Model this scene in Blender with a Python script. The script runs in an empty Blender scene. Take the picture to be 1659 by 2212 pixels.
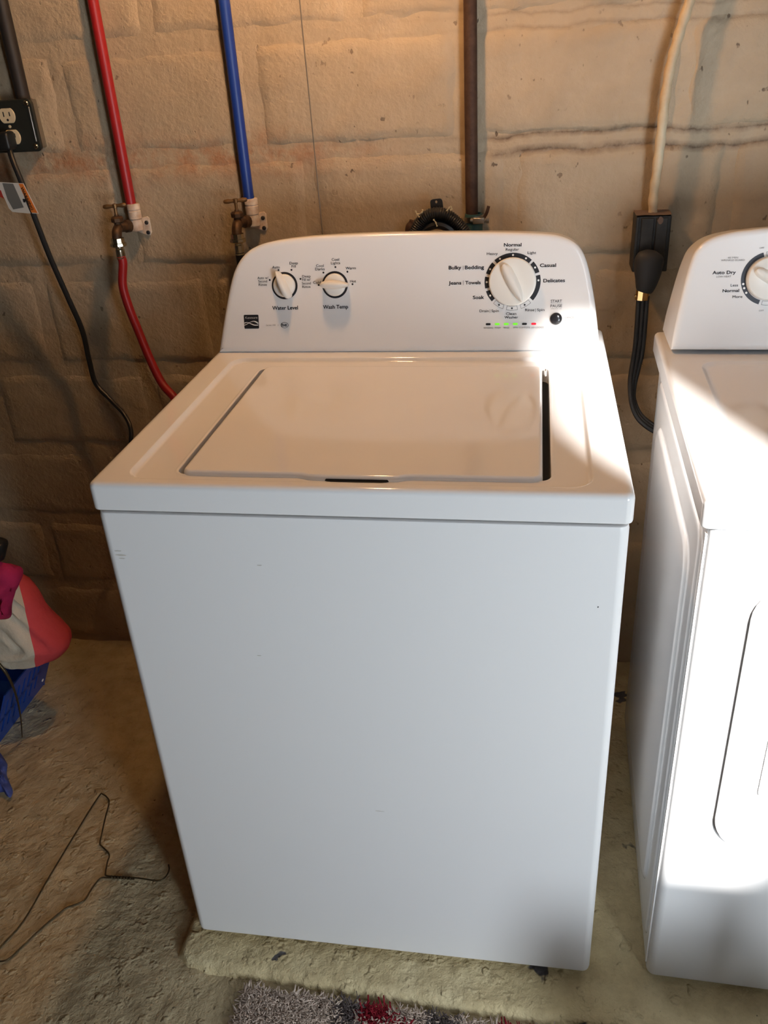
import bpy, bmesh, math, random
from mathutils import Vector, Matrix, noise
random.seed(7)
S = bpy.context.scene
COL = S.collection
# ------------------------------------------------------------------ camera
CAM = Vector((0.57279, -0.93566, 1.40102)); FPX = 1870.41
ROT = (1.0696032, 0.0564421, 0.1567003)
cd = bpy.data.cameras.new('camera'); cam = bpy.data.objects.new('camera', cd); COL.objects.link(cam)
cd.sensor_fit = 'VERTICAL'; cd.sensor_height = 24.0; cd.lens = 24.0 * FPX / 2212.0
cd.clip_start = 0.02
cam.location = CAM; cam.rotation_euler = ROT; S.camera = cam
# ------------------------------------------------------------------ world, sun, daylight, exposure
S.view_settings.view_transform = 'Standard'; S.view_settings.look = 'None'
S.view_settings.gamma = 1.0; S.view_settings.use_curve_mapping = False
S.view_settings.exposure = 0.0
w = bpy.data.worlds.new('sky'); S.world = w; w.use_nodes = True
bg = w.node_tree.nodes['Background']; bg.inputs[0].default_value = (0.55, 0.72, 1.0, 1); bg.inputs[1].default_value = 0.6
SUN_DIR = Vector((-0.40, 1.0, -0.66)).normalized()
sl = bpy.data.lights.new('sun', 'SUN'); sl.energy = 26.0; sl.angle = math.radians(2.2); sl.color = (1.0, 0.97, 0.93)
so = bpy.data.objects.new('sun', sl); COL.objects.link(so)
so.rotation_euler = SUN_DIR.to_track_quat('-Z', 'Y').to_euler(); so.location = (2.0, -3.5, 4.0)
YF = -1.75                                     # wall behind the photographer
WX0, WX1, WZ0, WZ1 = 1.42, 1.675, 1.43, 2.52    # its tall narrow window
al = bpy.data.lights.new('window_daylight', 'AREA'); al.shape = 'RECTANGLE'; al.size = WX1 - WX0; al.size_y = WZ1 - WZ0
al.energy = 13.0; al.color = (0.80, 0.90, 1.0)
ao = bpy.data.objects.new('window_daylight', al); COL.objects.link(ao)
ao.location = ((WX0 + WX1) / 2, YF - 0.02, (WZ0 + WZ1) / 2)
ao.rotation_euler = (math.radians(90), 0, 0)
# added low fill light; its frosted pane under the clear window is invented
FX0, FX1, FZ0, FZ1 = 1.45, 2.05, 0.30, 1.15
al2 = bpy.data.lights.new('added_fill_light', 'AREA'); al2.shape = 'RECTANGLE'; al2.size = FX1 - FX0; al2.size_y = FZ1 - FZ0
al2.energy = 39.0; al2.color = (0.83, 0.92, 1.0)
ao2 = bpy.data.objects.new('added_fill_light', al2); COL.objects.link(ao2)
ao2.location = ((FX0 + FX1) / 2, YF + 0.012, (FZ0 + FZ1) / 2); ao2.rotation_euler = (math.radians(90), 0, 0)
S.cycles.blur_glossy = 0.15
YW = 0.86; ZF = -0.032; ZP = -0.012; ZC = 2.72; XL = -1.9; XR = 2.4

# ------------------------------------------------------------------ pixel -> place
CM = cam.rotation_euler.to_matrix()
def ray(x, y): return CM @ Vector(((x - 829.5) / FPX, -(y - 1106.0) / FPX, -1.0))
def atY(x, y, Y): d = ray(x, y); return CAM + d * ((Y - CAM.y) / d.y)
def atZ(x, y, Z): d = ray(x, y); return CAM + d * ((Z - CAM.z) / d.z)
class Plane:
    def __init__(s, o, U, V):
        s.o = Vector(o); s.U = Vector(U).normalized(); s.V = Vector(V).normalized(); s.N = s.U.cross(s.V).normalized()
    def hit(s, x, y):
        d = ray(x, y); t = (s.o - CAM).dot(s.N) / d.dot(s.N); q = CAM + d * t - s.o
        return q.dot(s.U), q.dot(s.V)
    def at(s, u, v, h=0.0): return s.o + s.U * u + s.V * v + s.N * h

# ------------------------------------------------------------------ materials
def mat(name, col, rough=0.5, metal=0.0, spec=0.5, coat=0.0, emit=None, estr=0.0):
    m = bpy.data.materials.new(name); m.use_nodes = True
    b = m.node_tree.nodes['Principled BSDF']
    b.inputs['Base Color'].default_value = (*col, 1); b.inputs['Roughness'].default_value = rough
    b.inputs['Metallic'].default_value = metal; b.inputs['Specular IOR Level'].default_value = spec
    b.inputs['Coat Weight'].default_value = coat
    if emit: b.inputs['Emission Color'].default_value = (*emit, 1); b.inputs['Emission Strength'].default_value = estr
    return m
class NT:
    def __init__(s, m): s.m = m; s.t = m.node_tree; s.b = s.t.nodes['Principled BSDF']
    def n(s, typ, **kw):
        nd = s.t.nodes.new(typ)
        for k, v in kw.items():
            if k.startswith('i_'):
                key = k[2:]; key = int(key) if key.isdigit() else key.replace('_', ' ')
                nd.inputs[key].default_value = v
            else: setattr(nd, k, v)
        return nd
    def l(s, a, b): s.t.links.new(a, b)
    def pos(s): return s.n('ShaderNodeNewGeometry').outputs['Position']
    def noise(s, scale, detail=4.0, rough=0.55, vec=None, dist=0.0):
        nd = s.n('ShaderNodeTexNoise', i_Scale=scale, i_Detail=detail, i_Roughness=rough, i_Distortion=dist)
        s.l(vec if vec else s.pos(), nd.inputs['Vector']); return nd.outputs['Fac']
    def ramp(s, fac, stops):
        nd = s.n('ShaderNodeValToRGB'); e = nd.color_ramp.elements
        while len(e) < len(stops): e.new(0.5)
        for q, (p, c) in zip(e, stops):
            q.position = p; q.color = (c, c, c, 1) if not hasattr(c, '__len__') else (*c, 1)
        s.l(fac, nd.inputs['Fac']); return nd.outputs['Color']
    def math(s, op, a, b=None, c=None):
        nd = s.n('ShaderNodeMath', operation=op)
        for i, q in enumerate((a, b, c)):
            if q is None: continue
            if isinstance(q, (int, float)): nd.inputs[i].default_value = q
            else: s.l(q, nd.inputs[i])
        return nd.outputs[0]
    def mix(s, fac, a, b, typ='MIX'):
        nd = s.n('ShaderNodeMix', data_type='RGBA', blend_type=typ)
        for k, q in ((0, fac), (6, a), (7, b)):
            if isinstance(q, (int, float)): nd.inputs[k].default_value = q
            elif hasattr(q, 'default_value') or hasattr(q, 'is_linked'): s.l(q, nd.inputs[k])
            else: nd.inputs[k].default_value = (*q, 1)
        return nd.outputs[2]
    def bump(s, h, strength, dist, prev=None):
        nd = s.n('ShaderNodeBump', i_Strength=strength, i_Distance=dist); s.l(h, nd.inputs['Height'])
        if prev: s.l(prev, nd.inputs['Normal'])
        return nd.outputs['Normal']
    def sep(s):
        nd = s.n('ShaderNodeSeparateXYZ'); s.l(s.pos(), nd.inputs[0]); return nd.outputs

M = {}
M['cabinet'] = mat('cabinet_enamel', (0.82, 0.82, 0.825), 0.42)
M['enamel'] = mat('enamel', (0.83, 0.83, 0.835), 0.085)
M['console'] = mat('console_plastic', (0.80, 0.79, 0.785), 0.20)
M['overlay'] = mat('console_overlay_film', (0.83, 0.82, 0.81), 0.30)
M['cream'] = mat('cream_plastic', (0.80, 0.78, 0.73), 0.35)
M['ink'] = mat('black_ink', (0.012, 0.012, 0.016), 0.45)
M['navy'] = mat('dark_navy_ink', (0.02, 0.022, 0.035), 0.45)
M['grey_ink'] = mat('grey_ink', (0.33, 0.32, 0.32), 0.5)
M['white_ink'] = mat('white_ink', (0.85, 0.85, 0.84), 0.5)
M['black'] = mat('black_plastic', (0.012, 0.012, 0.013), 0.4)
M['black_gloss'] = mat('black_glossy_plastic', (0.02, 0.02, 0.023), 0.15)
M['hollow_shade'] = mat('opening_shade', (0.01, 0.01, 0.01), 0.8)  # near-black paint for the shade inside hollows
M['rubber'] = mat('dark_grey_rubber', (0.030, 0.032, 0.036), 0.6)
M['cord'] = mat('black_cord', (0.010, 0.010, 0.010), 0.45)
M['red_pipe'] = mat('red_plastic_pipe', (0.33, 0.012, 0.013), 0.42)
M['blue_pipe'] = mat('blue_plastic_pipe', (0.010, 0.04, 0.25), 0.42)
M['brass'] = mat('aged_brass', (0.20, 0.11, 0.045), 0.45, metal=0.75)
M['brass_dark'] = mat('dark_tarnished_brass', (0.10, 0.055, 0.03), 0.5, metal=0.6)
M['nickel'] = mat('plated_steel', (0.62, 0.58, 0.46), 0.22, metal=1.0)
M['gold'] = mat('gold_plated_clamp', (0.85, 0.55, 0.25), 0.18, metal=1.0)
M['steel'] = mat('galvanised_steel', (0.42, 0.40, 0.36), 0.35, metal=1.0)
M['ivory'] = mat('ivory_plastic', (0.62, 0.52, 0.34), 0.45)
M['pvc'] = mat('white_painted_fitting', (0.66, 0.58, 0.48), 0.5)
M['green'] = mat('green_indicator', (0.05, 0.30, 0.03), 0.3, emit=(0.25, 1.0, 0.03), estr=0.75)
M['red_led'] = mat('red_indicator', (0.35, 0.01, 0.02), 0.3, emit=(1.0, 0.02, 0.05), estr=0.7)
M['led_off'] = mat('unlit_indicator', (0.02, 0.02, 0.022), 0.2)
M['paper'] = mat('paper_tag', (0.62, 0.60, 0.55), 0.6)
M['tag_grey'] = mat('tag_grey_print', (0.15, 0.15, 0.14), 0.6)
M['tag_orange'] = mat('tag_orange_print', (0.75, 0.20, 0.03), 0.6)
M['tag_red'] = mat('tag_red_print', (0.35, 0.03, 0.02), 0.6)
M['coral'] = mat('coral_fabric', (0.80, 0.09, 0.11), 0.85)
M['magenta'] = mat('magenta_fabric', (0.36, 0.006, 0.055), 0.85)
M['beige'] = mat('beige_fabric', (0.55, 0.47, 0.36), 0.9)
M['blue_plastic'] = mat('blue_plastic', (0.012, 0.06, 0.34), 0.4)
M['blue_cloth'] = mat('periwinkle_cloth', (0.07, 0.11, 0.40), 0.85)
M['wire'] = mat('bronze_wire', (0.10, 0.075, 0.04), 0.4, metal=0.7)
M['string'] = mat('dirty_string', (0.16, 0.13, 0.10), 0.9)
M['tie'] = mat('pale_cable_tie', (0.62, 0.55, 0.36), 0.5)
M['teal'] = mat('teal_rubber', (0.03, 0.08, 0.075), 0.6)
M['wood'] = mat('raw_wood', (0.30, 0.19, 0.10), 0.7)
M['bulb'] = mat('bulb_glass', (0.9, 0.85, 0.75), 0.3, emit=(1.0, 0.55, 0.24), estr=60.0)
M['glass'] = mat('window_glass', (0.9, 0.95, 1.0), 0.05)
M['pen'] = mat('scuff', (0.60, 0.58, 0.54), 0.5)

def paint_wall(name):
    m = mat(name, (0.5, 0.5, 0.5), 0.62, spec=0.3); t = NT(m)
    big = t.noise(2.6, 3); mid = t.noise(14.0, 5, 0.6); fine = t.noise(90.0, 4, 0.6); micro = t.noise(420.0, 2)
    base = t.mix(t.ramp(big, [(0.3, 0.0), (0.7, 1.0)]), (0.39, 0.295, 0.19), (0.495, 0.395, 0.275))
    base = t.mix(t.ramp(mid, [(0.35, 0.0), (0.75, 0.45)]), base, (0.33, 0.245, 0.16))
    sx, sy, sz = t.sep()
    # rusty bleed along the bed joint by the water pipes
    d = t.math('ABSOLUTE', t.math('SUBTRACT', sz, 1.212)); band = t.ramp(d, [(0.0, 1.0), (0.06, 0.0)])
    lft = t.ramp(t.math('ADD', sx, 0.5), [(0.55, 1.0), (0.85, 0.0)])
    rust = t.math('MULTIPLY', t.math('MULTIPLY', band, lft), t.ramp(t.noise(16.0, 5, 0.7), [(0.40, 0.0), (0.66, 0.9)]))
    base = t.mix(rust, base, (0.34, 0.12, 0.04))
    # thin brown dirt lines along joint edges on the right
    wob = t.math('ADD', t.math('MULTIPLY', t.math('SUBTRACT', t.noise(5.0, 4, 0.6), 0.5), 0.040), t.math('MULTIPLY', t.math('SUBTRACT', t.noise(60.0, 3, 0.6), 0.5), 0.008))
    zz = t.math('ADD', sz, wob)
    lines = None
    for z0, s0 in ((1.226, 0.0035), (1.198, 0.0045), (1.428, 0.002), (1.405, 0.0025)):
        dd = t.math('ABSOLUTE', t.math('SUBTRACT', zz, z0))
        k0 = 1.0 if z0 < 1.3 else 0.4; ln = t.ramp(t.math('MULTIPLY', dd, 1.0 / (s0 * 2.4)), [(0.0, 0.95 * k0), (0.25, 0.6 * k0), (1.0, 0.0)])
        lines = ln if lines is None else t.math('MAXIMUM', lines, ln)
    rgt = t.ramp(t.math('MULTIPLY', sx, 1.0), [(0.15, 0.12), (0.47, 0.22), (0.50, 0.95)])
    lines = t.math('MULTIPLY', t.math('MULTIPLY', lines, rgt), t.ramp(t.noise(34.0, 4, 0.7), [(0.3, 0.35), (0.6, 1.0)]))
    base = t.mix(lines, base, (0.105, 0.060, 0.035))
    # little chips and specks
    vec = t.n('ShaderNodeVectorMath', operation='MULTIPLY'); t.l(t.pos(), vec.inputs[0]); vec.inputs[1].default_value = (1.0, 0.4, 0.7)
    sp = t.ramp(t.noise(75.0, 2, 0.5, vec.outputs[0]), [(0.70, 0.0), (0.74, 0.8)])
    gate = t.ramp(t.noise(5.0, 2), [(0.45, 0.2), (0.65, 1.0)])
    base = t.mix(t.math('MULTIPLY', sp, gate), base, (0.09, 0.055, 0.035))
    t.l(base, t.b.inputs['Base Color'])
    nb = t.bump(mid, 0.8, 0.012); nb = t.bump(fine, 0.45, 0.004, nb)
    nb = t.bump(micro, 0.25, 0.001, nb); nb = t.bump(sp, 0.5, -0.002, nb)
    nb = t.bump(lines, 0.5, -0.003, nb)
    t.l(nb, t.b.inputs['Normal'])
    return m
M['wall'] = paint_wall('painted_block')
def paint_floor(name, c0, c1, c2, chips):
    m = mat(name, c0, 0.7, spec=0.25); t = NT(m)
    a = t.noise(3.5, 4); b = t.noise(24.0, 5, 0.65); c = t.noise(140.0, 4, 0.6)
    base = t.mix(t.ramp(a, [(0.35, 0.0), (0.65, 1.0)]), c0, c1)
    base = t.mix(t.ramp(b, [(0.4, 0.0), (0.72, 0.7)]), base, c2)
    ch = t.ramp(t.noise(9.0, 4, 0.5, None, 0.3), [(chips, 0.0), (chips + 0.015, 1.0)])
    base = t.mix(ch, base, (0.11, 0.10, 0.10))
    sp = t.ramp(t.noise(85.0, 2, 0.5), [(0.74, 0.0), (0.79, 0.7)])
    base = t.mix(sp, base, (0.06, 0.045, 0.03))
    t.l(base, t.b.inputs['Base Color'])
    nb = t.bump(b, 0.6, 0.010); nb = t.bump(t.noise(60.0, 3, 0.5), 0.6, 0.006, nb); nb = t.bump(c, 0.7, 0.0035, nb); nb = t.bump(t.ramp(t.noise(38.0, 2, 0.5), [(0.60, 0.0), (0.70, 1.0)]), 0.7, 0.004, nb); nb = t.bump(ch, 0.5, -0.002, nb)
    t.l(nb, t.b.inputs['Normal'])
    return m
M['floor'] = paint_floor('painted_concrete_floor', (0.50, 0.40, 0.24), (0.62, 0.51, 0.32), (0.34, 0.26, 0.15), 0.80)
M['pad'] = paint_floor('painted_concrete_pad', (0.68, 0.55, 0.30), (0.78, 0.66, 0.40), (0.48, 0.37, 0.20), 0.70)
def weave(name, col, col2, sc, bump):
    m = M[name]; t = NT(m)
    t.l(t.mix(t.noise(sc, 4), col, col2), t.b.inputs['Base Color'])
    t.l(t.bump(t.noise(sc * 14, 2), bump, 0.001, t.bump(t.noise(26.0, 4), 0.6, 0.01)), t.b.inputs['Normal'])
weave('coral', (0.58, 0.05, 0.06), (0.68, 0.08, 0.085), 18, 0.2)
weave('magenta', (0.30, 0.004, 0.045), (0.45, 0.01, 0.08), 30, 0.4)
weave('beige', (0.50, 0.43, 0.33), (0.62, 0.54, 0.42), 12, 0.3)
weave('blue_cloth', (0.05, 0.09, 0.34), (0.10, 0.14, 0.46), 30, 0.3)
def rusty(name, a, b, sc):
    m = M[name]; t = NT(m); t.l(t.mix(t.ramp(t.noise(sc, 5, 0.65), [(0.35, 0.0), (0.7, 1.0)]), a, b), t.b.inputs['Base Color'])
M['brown_pipe'] = mat('brown_painted_iron', (0.06, 0.03, 0.02), 0.65, spec=0.25); rusty('brown_pipe', (0.045, 0.022, 0.014), (0.085, 0.045, 0.028), 40)
M['beige_cable'] = mat('painted_cable', (0.5, 0.4, 0.25), 0.6); rusty('beige_cable', (0.62, 0.52, 0.36), (0.52, 0.34, 0.18), 14)
rusty('pvc', (0.70, 0.62, 0.52), (0.50, 0.33, 0.22), 60)
rusty('brass_dark', (0.13, 0.07, 0.035), (0.05, 0.03, 0.02), 60)
M['dusty_box'] = mat('dusty_black_box', (0.018, 0.019, 0.020), 0.5); rusty('dusty_box', (0.012, 0.013, 0.014), (0.028, 0.028, 0.028), 60)
M['dust'] = mat('brown_dust', (0.17, 0.12, 0.10), 0.9)
M['outlet_plate'] = mat('dark_steel_plate', (0.055, 0.058, 0.05), 0.35, metal=0.7)

# ------------------------------------------------------------------ mesh helpers
XF = [None]
def obj(name, verts, faces, m, parent=None, smooth=True, angle=35, mats=None, fm=None):
    vs = [Vector(v) for v in verts]
    if XF[0] is not None: vs = [XF[0] @ v for v in vs]
    if parent is not None:
        off = Vector((0, 0, 0)); q = parent
        while q is not None: off += q.location; q = q.parent
        vs = [v - off for v in vs]
    me = bpy.data.meshes.new(name); me.from_pydata([tuple(v) for v in vs], [], faces); me.validate()
    bm = bmesh.new(); bm.from_mesh(me); bmesh.ops.recalc_face_normals(bm, faces=bm.faces); bm.to_mesh(me); bm.free()
    for q in (mats or [m]): me.materials.append(M[q] if isinstance(q, str) else q)
    if fm:
        for p, k in zip(me.polygons, fm): p.material_index = k
    if smooth:
        for p in me.polygons: p.use_smooth = True
        me.set_sharp_from_angle(angle=math.radians(angle))
    o = bpy.data.objects.new(name, me); COL.objects.link(o)
    if parent is not None: o.parent = parent
    return o
def tag(o, label, cat, group=None):
    o['label'] = label; o['category'] = cat
    if group: o['group'] = group
    return o
def thing(name, label, cat, loc=(0, 0, 0), group=None):
    o = bpy.data.objects.new(name, None); COL.objects.link(o); o.location = loc; o.empty_display_size = 0.05
    return tag(o, label, cat, group)
def struct(o): o['kind'] = 'structure'; return o
def wn(o):
    md = o.modifiers.new('weighted_normal', 'WEIGHTED_NORMAL'); md.keep_sharp = True; return o
class MB:
    def __init__(s): s.v = []; s.f = []; s.m = []
    def add(s, v, f, k=0):
        n = len(s.v); s.v += [tuple(q) for q in v]; s.f += [tuple(i + n for i in q) for q in f]; s.m += [k] * len(f); return s
    def build(s, name, m, parent=None, smooth=True, angle=35, mats=None): return obj(name, s.v, s.f, m, parent, smooth, angle, mats, s.m if mats else None)
def box(x0, x1, y0, y1, z0, z1):
    v = [(x, y, z) for z in (z0, z1) for y in (y0, y1) for x in (x0, x1)]
    return v, [(0, 2, 3, 1), (4, 5, 7, 6), (0, 1, 5, 4), (2, 6, 7, 3), (0, 4, 6, 2), (1, 3, 7, 5)]
def loft(rings, cap0=True, cap1=True, closed=True):
    n = len(rings[0]); v = [p for r in rings for p in r]; f = []
    for i in range(len(rings) - 1):
        for j in range(n if closed else n - 1):
            k = (j + 1) % n; f.append((i * n + j, i * n + k, (i + 1) * n + k, (i + 1) * n + j))
    if cap0: f.append(tuple(range(n - 1, -1, -1)))
    if cap1: f.append(tuple(range((len(rings) - 1) * n, len(rings) * n)))
    return v, f
def rrect(x0, x1, y0, y1, r, n=6):
    out = []
    for cx, cy, a0 in ((x1 - r, y0 + r, -90), (x1 - r, y1 - r, 0), (x0 + r, y1 - r, 90), (x0 + r, y0 + r, 180)):
        for i in range(n + 1):
            a = math.radians(a0 + 90.0 * i / n); out.append((cx + r * math.cos(a), cy + r * math.sin(a)))
    return out
def rr(x0, x1, y0, y1, r, ins, n=6):
    return rrect(x0 + ins, x1 - ins, y0 + ins, y1 - ins, max(r - ins, 0.0008), n)
def rbox(x0, x1, y0, y1, z0, z1, r=0.004, rv=None, n=4):
    """rounded box, vertical edges radius rv, top and bottom edges radius r"""
    rv = rv if rv is not None else r; rings = []
    for k in range(8):
        a = (k if k < 4 else 7 - k) / 3 * math.pi / 2; ins = r * (1 - math.sin(a)); dz = r * (1 - math.cos(a))
        rings.append([(x, y, z0 + dz if k < 4 else z1 - dz) for x, y in rr(x0, x1, y0, y1, rv, ins, n)])
    return loft(rings)
def spline(pts, n=8):
    P = [Vector(p) for p in pts]; out = []
    for i in range(len(P) - 1):
        a = P[i - 1] if i else P[0] * 2 - P[1]; b = P[i]; c = P[i + 1]; d = P[i + 2] if i + 2 < len(P) else P[-1] * 2 - P[-2]
        for k in range(n):
            t = k / n; out.append(0.5 * ((2 * b) + (c - a) * t + (2 * a - 5 * b + 4 * c - d) * t * t + (3 * b - a - 3 * c + d) * t ** 3))
    out.append(P[-1]); return out
def tubev(pts, r, n=10, flat=None):
    """r: number or f(i, s); flat: (wide axis hint, ratio)"""
    rings = []; N = len(pts); t0 = (pts[1] - pts[0]).normalized()
    up = Vector((0, 1, 0)) if abs(t0.y) < 0.9 else Vector((1, 0, 0))
    if flat: up = Vector(flat[0])
    s = 0.0
    for i, p in enumerate(pts):
        t = (pts[min(i + 1, N - 1)] - pts[max(i - 1, 0)]).normalized()
        up = (up - t * up.dot(t)).normalized(); sd = t.cross(up)
        if i: s += (pts[i] - pts[i - 1]).length
        R = r(i, s) if callable(r) else r
        rings.append([p + (up * math.cos(a) * (flat[1] if flat else 1.0) + sd * math.sin(a)) * R for a in [2 * math.pi * k / n for k in range(n)]])
    return loft(rings)
def tube(name, pts, r, m, parent=None, n=10, flat=None, angle=50):
    v, f = tubev(pts, r, n, flat); return obj(name, v, f, m, parent, True, angle)
def lathev(base, axis, prof, n=20):
    """prof: (radius, height) along axis from base"""
    A = Vector(axis).normalized(); h = Vector((1, 0, 0)) if abs(A.x) < 0.9 else Vector((0, 1, 0))
    U = (h - A * h.dot(A)).normalized(); V = A.cross(U); B = Vector(base)
    return loft([[B + A * z + (U * math.cos(a) + V * math.sin(a)) * max(r, 1e-5) for a in [2 * math.pi * k / n for k in range(n)]] for r, z in prof])
def lathe(name, base, axis, prof, m, parent=None, n=20, angle=35):
    v, f = lathev(base, axis, prof, n); return obj(name, v, f, m, parent, True, angle)
def offs(poly, d):
    """inset a counter-clockwise 2-D outline by d"""
    n = len(poly); out = []
    for i in range(n):
        a, b, c = Vector(poly[i - 1]), Vector(poly[i]), Vector(poly[(i + 1) % n])
        e1 = (b - a).normalized(); e2 = (c - b).normalized()
        n1 = Vector((-e1.y, e1.x)); n2 = Vector((-e2.y, e2.x)); m_ = (n1 + n2)
        L = max(m_.dot(n1), 0.3); out.append(b + m_ * (d / L))
    return out
def slab(pl, poly, h0, h1, bev=0.0):
    """flat plate on plane pl with outline poly (u, v) from height h0 to h1"""
    rings = [[pl.at(q[0], q[1], h0) for q in poly]]
    if bev:
        rings.append([pl.at(q[0], q[1], h1 - bev) for q in poly]); rings.append([pl.at(q[0], q[1], h1) for q in offs(poly, bev)])
    else: rings.append([pl.at(q[0], q[1], h1) for q in poly])
    return loft(rings)
def circ(cu, cv, ru, rv=None, n=24): return [(cu + ru * math.cos(2 * math.pi * k / n), cv + (rv or ru) * math.sin(2 * math.pi * k / n)) for k in range(n)]
def arcseg(cu, cv, r0, r1, a0, a1, n=10):
    """annular sector, angles in degrees clockwise from up; counter-clockwise outline"""
    A = [math.radians(a0 + (a1 - a0) * i / n) for i in range(n + 1)]
    return [(cu + r0 * math.sin(a), cv + r0 * math.cos(a)) for a in A] + [(cu + r1 * math.sin(a), cv + r1 * math.cos(a)) for a in reversed(A)]
FONT_CACHE = {}
def glyphs(s, bold):
    key = (s, bold)
    if key not in FONT_CACHE:
        c = bpy.data.curves.new('lettering', 'FONT'); c.body = s; c.size = 1.0; c.resolution_u = 3; c.offset = 0.0
        o = bpy.data.objects.new('lettering', c); COL.objects.link(o)
        dg = bpy.context.evaluated_depsgraph_get(); me = bpy.data.meshes.new_from_object(o.evaluated_get(dg))
        v = [(q.co.x, q.co.y) for q in me.vertices]; f = [tuple(p.vertices) for p in me.polygons]
        bpy.data.objects.remove(o); bpy.data.curves.remove(c); bpy.data.meshes.remove(me)
        sh = [(0.026 * math.cos(k * math.pi / 4), 0.022 * math.sin(k * math.pi / 4)) for k in range(8)] if bold else [(-0.009, 0.0), (0.009, 0.0), (0.0, 0.008), (0.0, -0.008)]
        V2 = []; F2 = []
        for dx, dy in sh:
            n0 = len(V2); V2 += [(x + dx, y + dy) for x, y in v]; F2 += [tuple(i + n0 for i in q) for q in f]
        FONT_CACHE[key] = (V2, F2)
    return FONT_CACHE[key]
def text(pl, s, A, B, cap, m, parent, bold=False, h=0.0007, name='lettering'):
    """A, B: (u, v) of the ends of the baseline; cap: capital height in metres"""
    v, f = glyphs(s, bold); x0 = min(q[0] for q in v); x1 = max(q[0] for q in v)
    A = Vector(A); B = Vector(B); e = (B - A); k = e.length / (x1 - x0); e.normalize(); up = Vector((-e.y, e.x)); ks = cap / 0.72
    V = []
    for x, y in v:
        q = A + e * ((x - x0) * k) + up * (y * ks); V.append(pl.at(q.x, q.y, h))
    return obj(name, V, f, m, parent, False)

# ================================================================== the room
def nz(x, y, z, s): return noise.noise(Vector((x * s, y * s, z * s)))
def lin(a, b, n): return [a + (b - a) * i / n for i in range(n + 1)]
# ---- back wall: rough mortar bed with one mesh per concrete block
xs = [XL, -1.4] + lin(-1.05, 1.75, 230) + [2.1, XR]; zs = [ZF - 0.03] + lin(0.0, 1.66, 150) + [1.9, ZC]
v = []; f = []
for z in zs:
    for x in xs: v.append((x, YW - 0.0006 + 0.0022 * nz(x, 1.3, z, 16) + 0.0016 * nz(x, 4.3, z, 55), z))
n = len(xs)
for i in range(len(zs) - 1):
    for j in range(n - 1): f.append((i * n + j, i * n + j + 1, (i + 1) * n + j + 1, (i + 1) * n + j))
wall = struct(obj('wall_back', v, f, 'wall', None, True, 60))
wall['label'] = 'painted concrete block wall with rough mortar joints and stains'
def block(x0, x1, z0, z1):
    nx, nzv = max(6, int((x1 - x0) / 0.012)), 14
    v = []; f = []; ex = 0.007
    tx = random.uniform(-0.002, 0.002); tz = random.uniform(-0.002, 0.002); dy = random.uniform(-0.0012, 0.0012)
    for j in range(nzv + 1):
        for i in range(nx + 1):
            a, b = i / nx, j / nzv
            x = x0 + (x1 - x0) * a; z = z0 + (z1 - z0) * b
            edge = min(a * (x1 - x0), (1 - a) * (x1 - x0), b * (z1 - z0), (1 - b) * (z1 - z0))
            dep = 0.0082 if edge < 1e-6 else (0.0006 if edge < 0.014 else 0.0)
            wx = 0.006 * nz(x, 7.0, z, 22) + 0.002 * nz(x, 7.0, z, 70); wz = 0.006 * nz(x, 9.0, z, 22) + 0.002 * nz(x, 9.0, z, 70)
            y = YW - 0.0050 + dep + dy + 0.0014 * nz(x, 2.0, z, 7) + 0.0008 * nz(x, 5.0, z, 40) + tx * (a - 0.5) + tz * (b - 0.5)
            v.append((x + wx, y, z + wz))
    k = nx + 1
    for j in range(nzv):
        for i in range(nx): f.append((j * k + i, j * k + i + 1, (j + 1) * k + i + 1, (j + 1) * k + i))
    o = obj('concrete_block', v, f, 'wall', None, True, 80)
    o.parent = wall; return o
JZ = [-0.03, 0.155, 0.358, 0.560, 0.765, 0.985, 1.212, 1.416, 1.62]
JX = [0.13, -0.07, 0.13, -0.07, -0.30, -0.12, 0.124, 0.03, -0.165]
for r in range(8):
    z0, z1 = JZ[r] + 0.011, JZ[r + 1] - 0.011
    x = JX[r + 1] - 0.4 * 3
    while x < 1.62:
        if x + 0.4 > -1.02: block(x + 0.009, x + 0.391, z0, z1)
        x += 0.4
# ---- other walls, ceiling, and the wall with the window behind the photographer
M['bare'] = mat('bare_stone', (0.10, 0.09, 0.08), 0.85); rusty('bare', (0.07, 0.06, 0.05), (0.13, 0.115, 0.10), 6)
struct(obj('wall_left', *box(XL - 0.1, XL, YF, YW, ZF, ZC), 'bare', None, False))
struct(obj('wall_right', *box(XR, XR + 0.1, YF, YW, ZF, ZC), 'bare', None, False))
M['ceiling'] = mat('dark_joists', (0.12, 0.085, 0.06), 0.8); rusty('ceiling', (0.10, 0.07, 0.05), (0.16, 0.11, 0.07), 8)
struct(obj('ceiling', *box(XL, XR, YF, YW, ZC, ZC + 0.1), 'ceiling', None, False))
b = MB()
for a in ((XL, WX0, ZF, ZC), (WX1, XR, ZF, ZC), (WX0, WX1, ZF, WZ0), (WX0, WX1, WZ1, ZC)):
    b.add(*box(a[0], a[1], YF - 0.12, YF, a[2], a[3]))
struct(b.build('wall_front', 'bare', None, False))
M['fill_pane'] = mat('fill_pane_glass', (0.7, 0.75, 0.8), 0.6)
struct(obj('added_fill_pane', *box(FX0, FX1, YF - 0.004, YF + 0.006, FZ0, FZ1), 'fill_pane', None, False))  # invented pane backing the added fill light
M['curtain'] = mat('sun_mask_cloth', (0.25, 0.22, 0.2), 0.9)  # unseen cloth strip added to trim the edge of the sun patch
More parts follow.
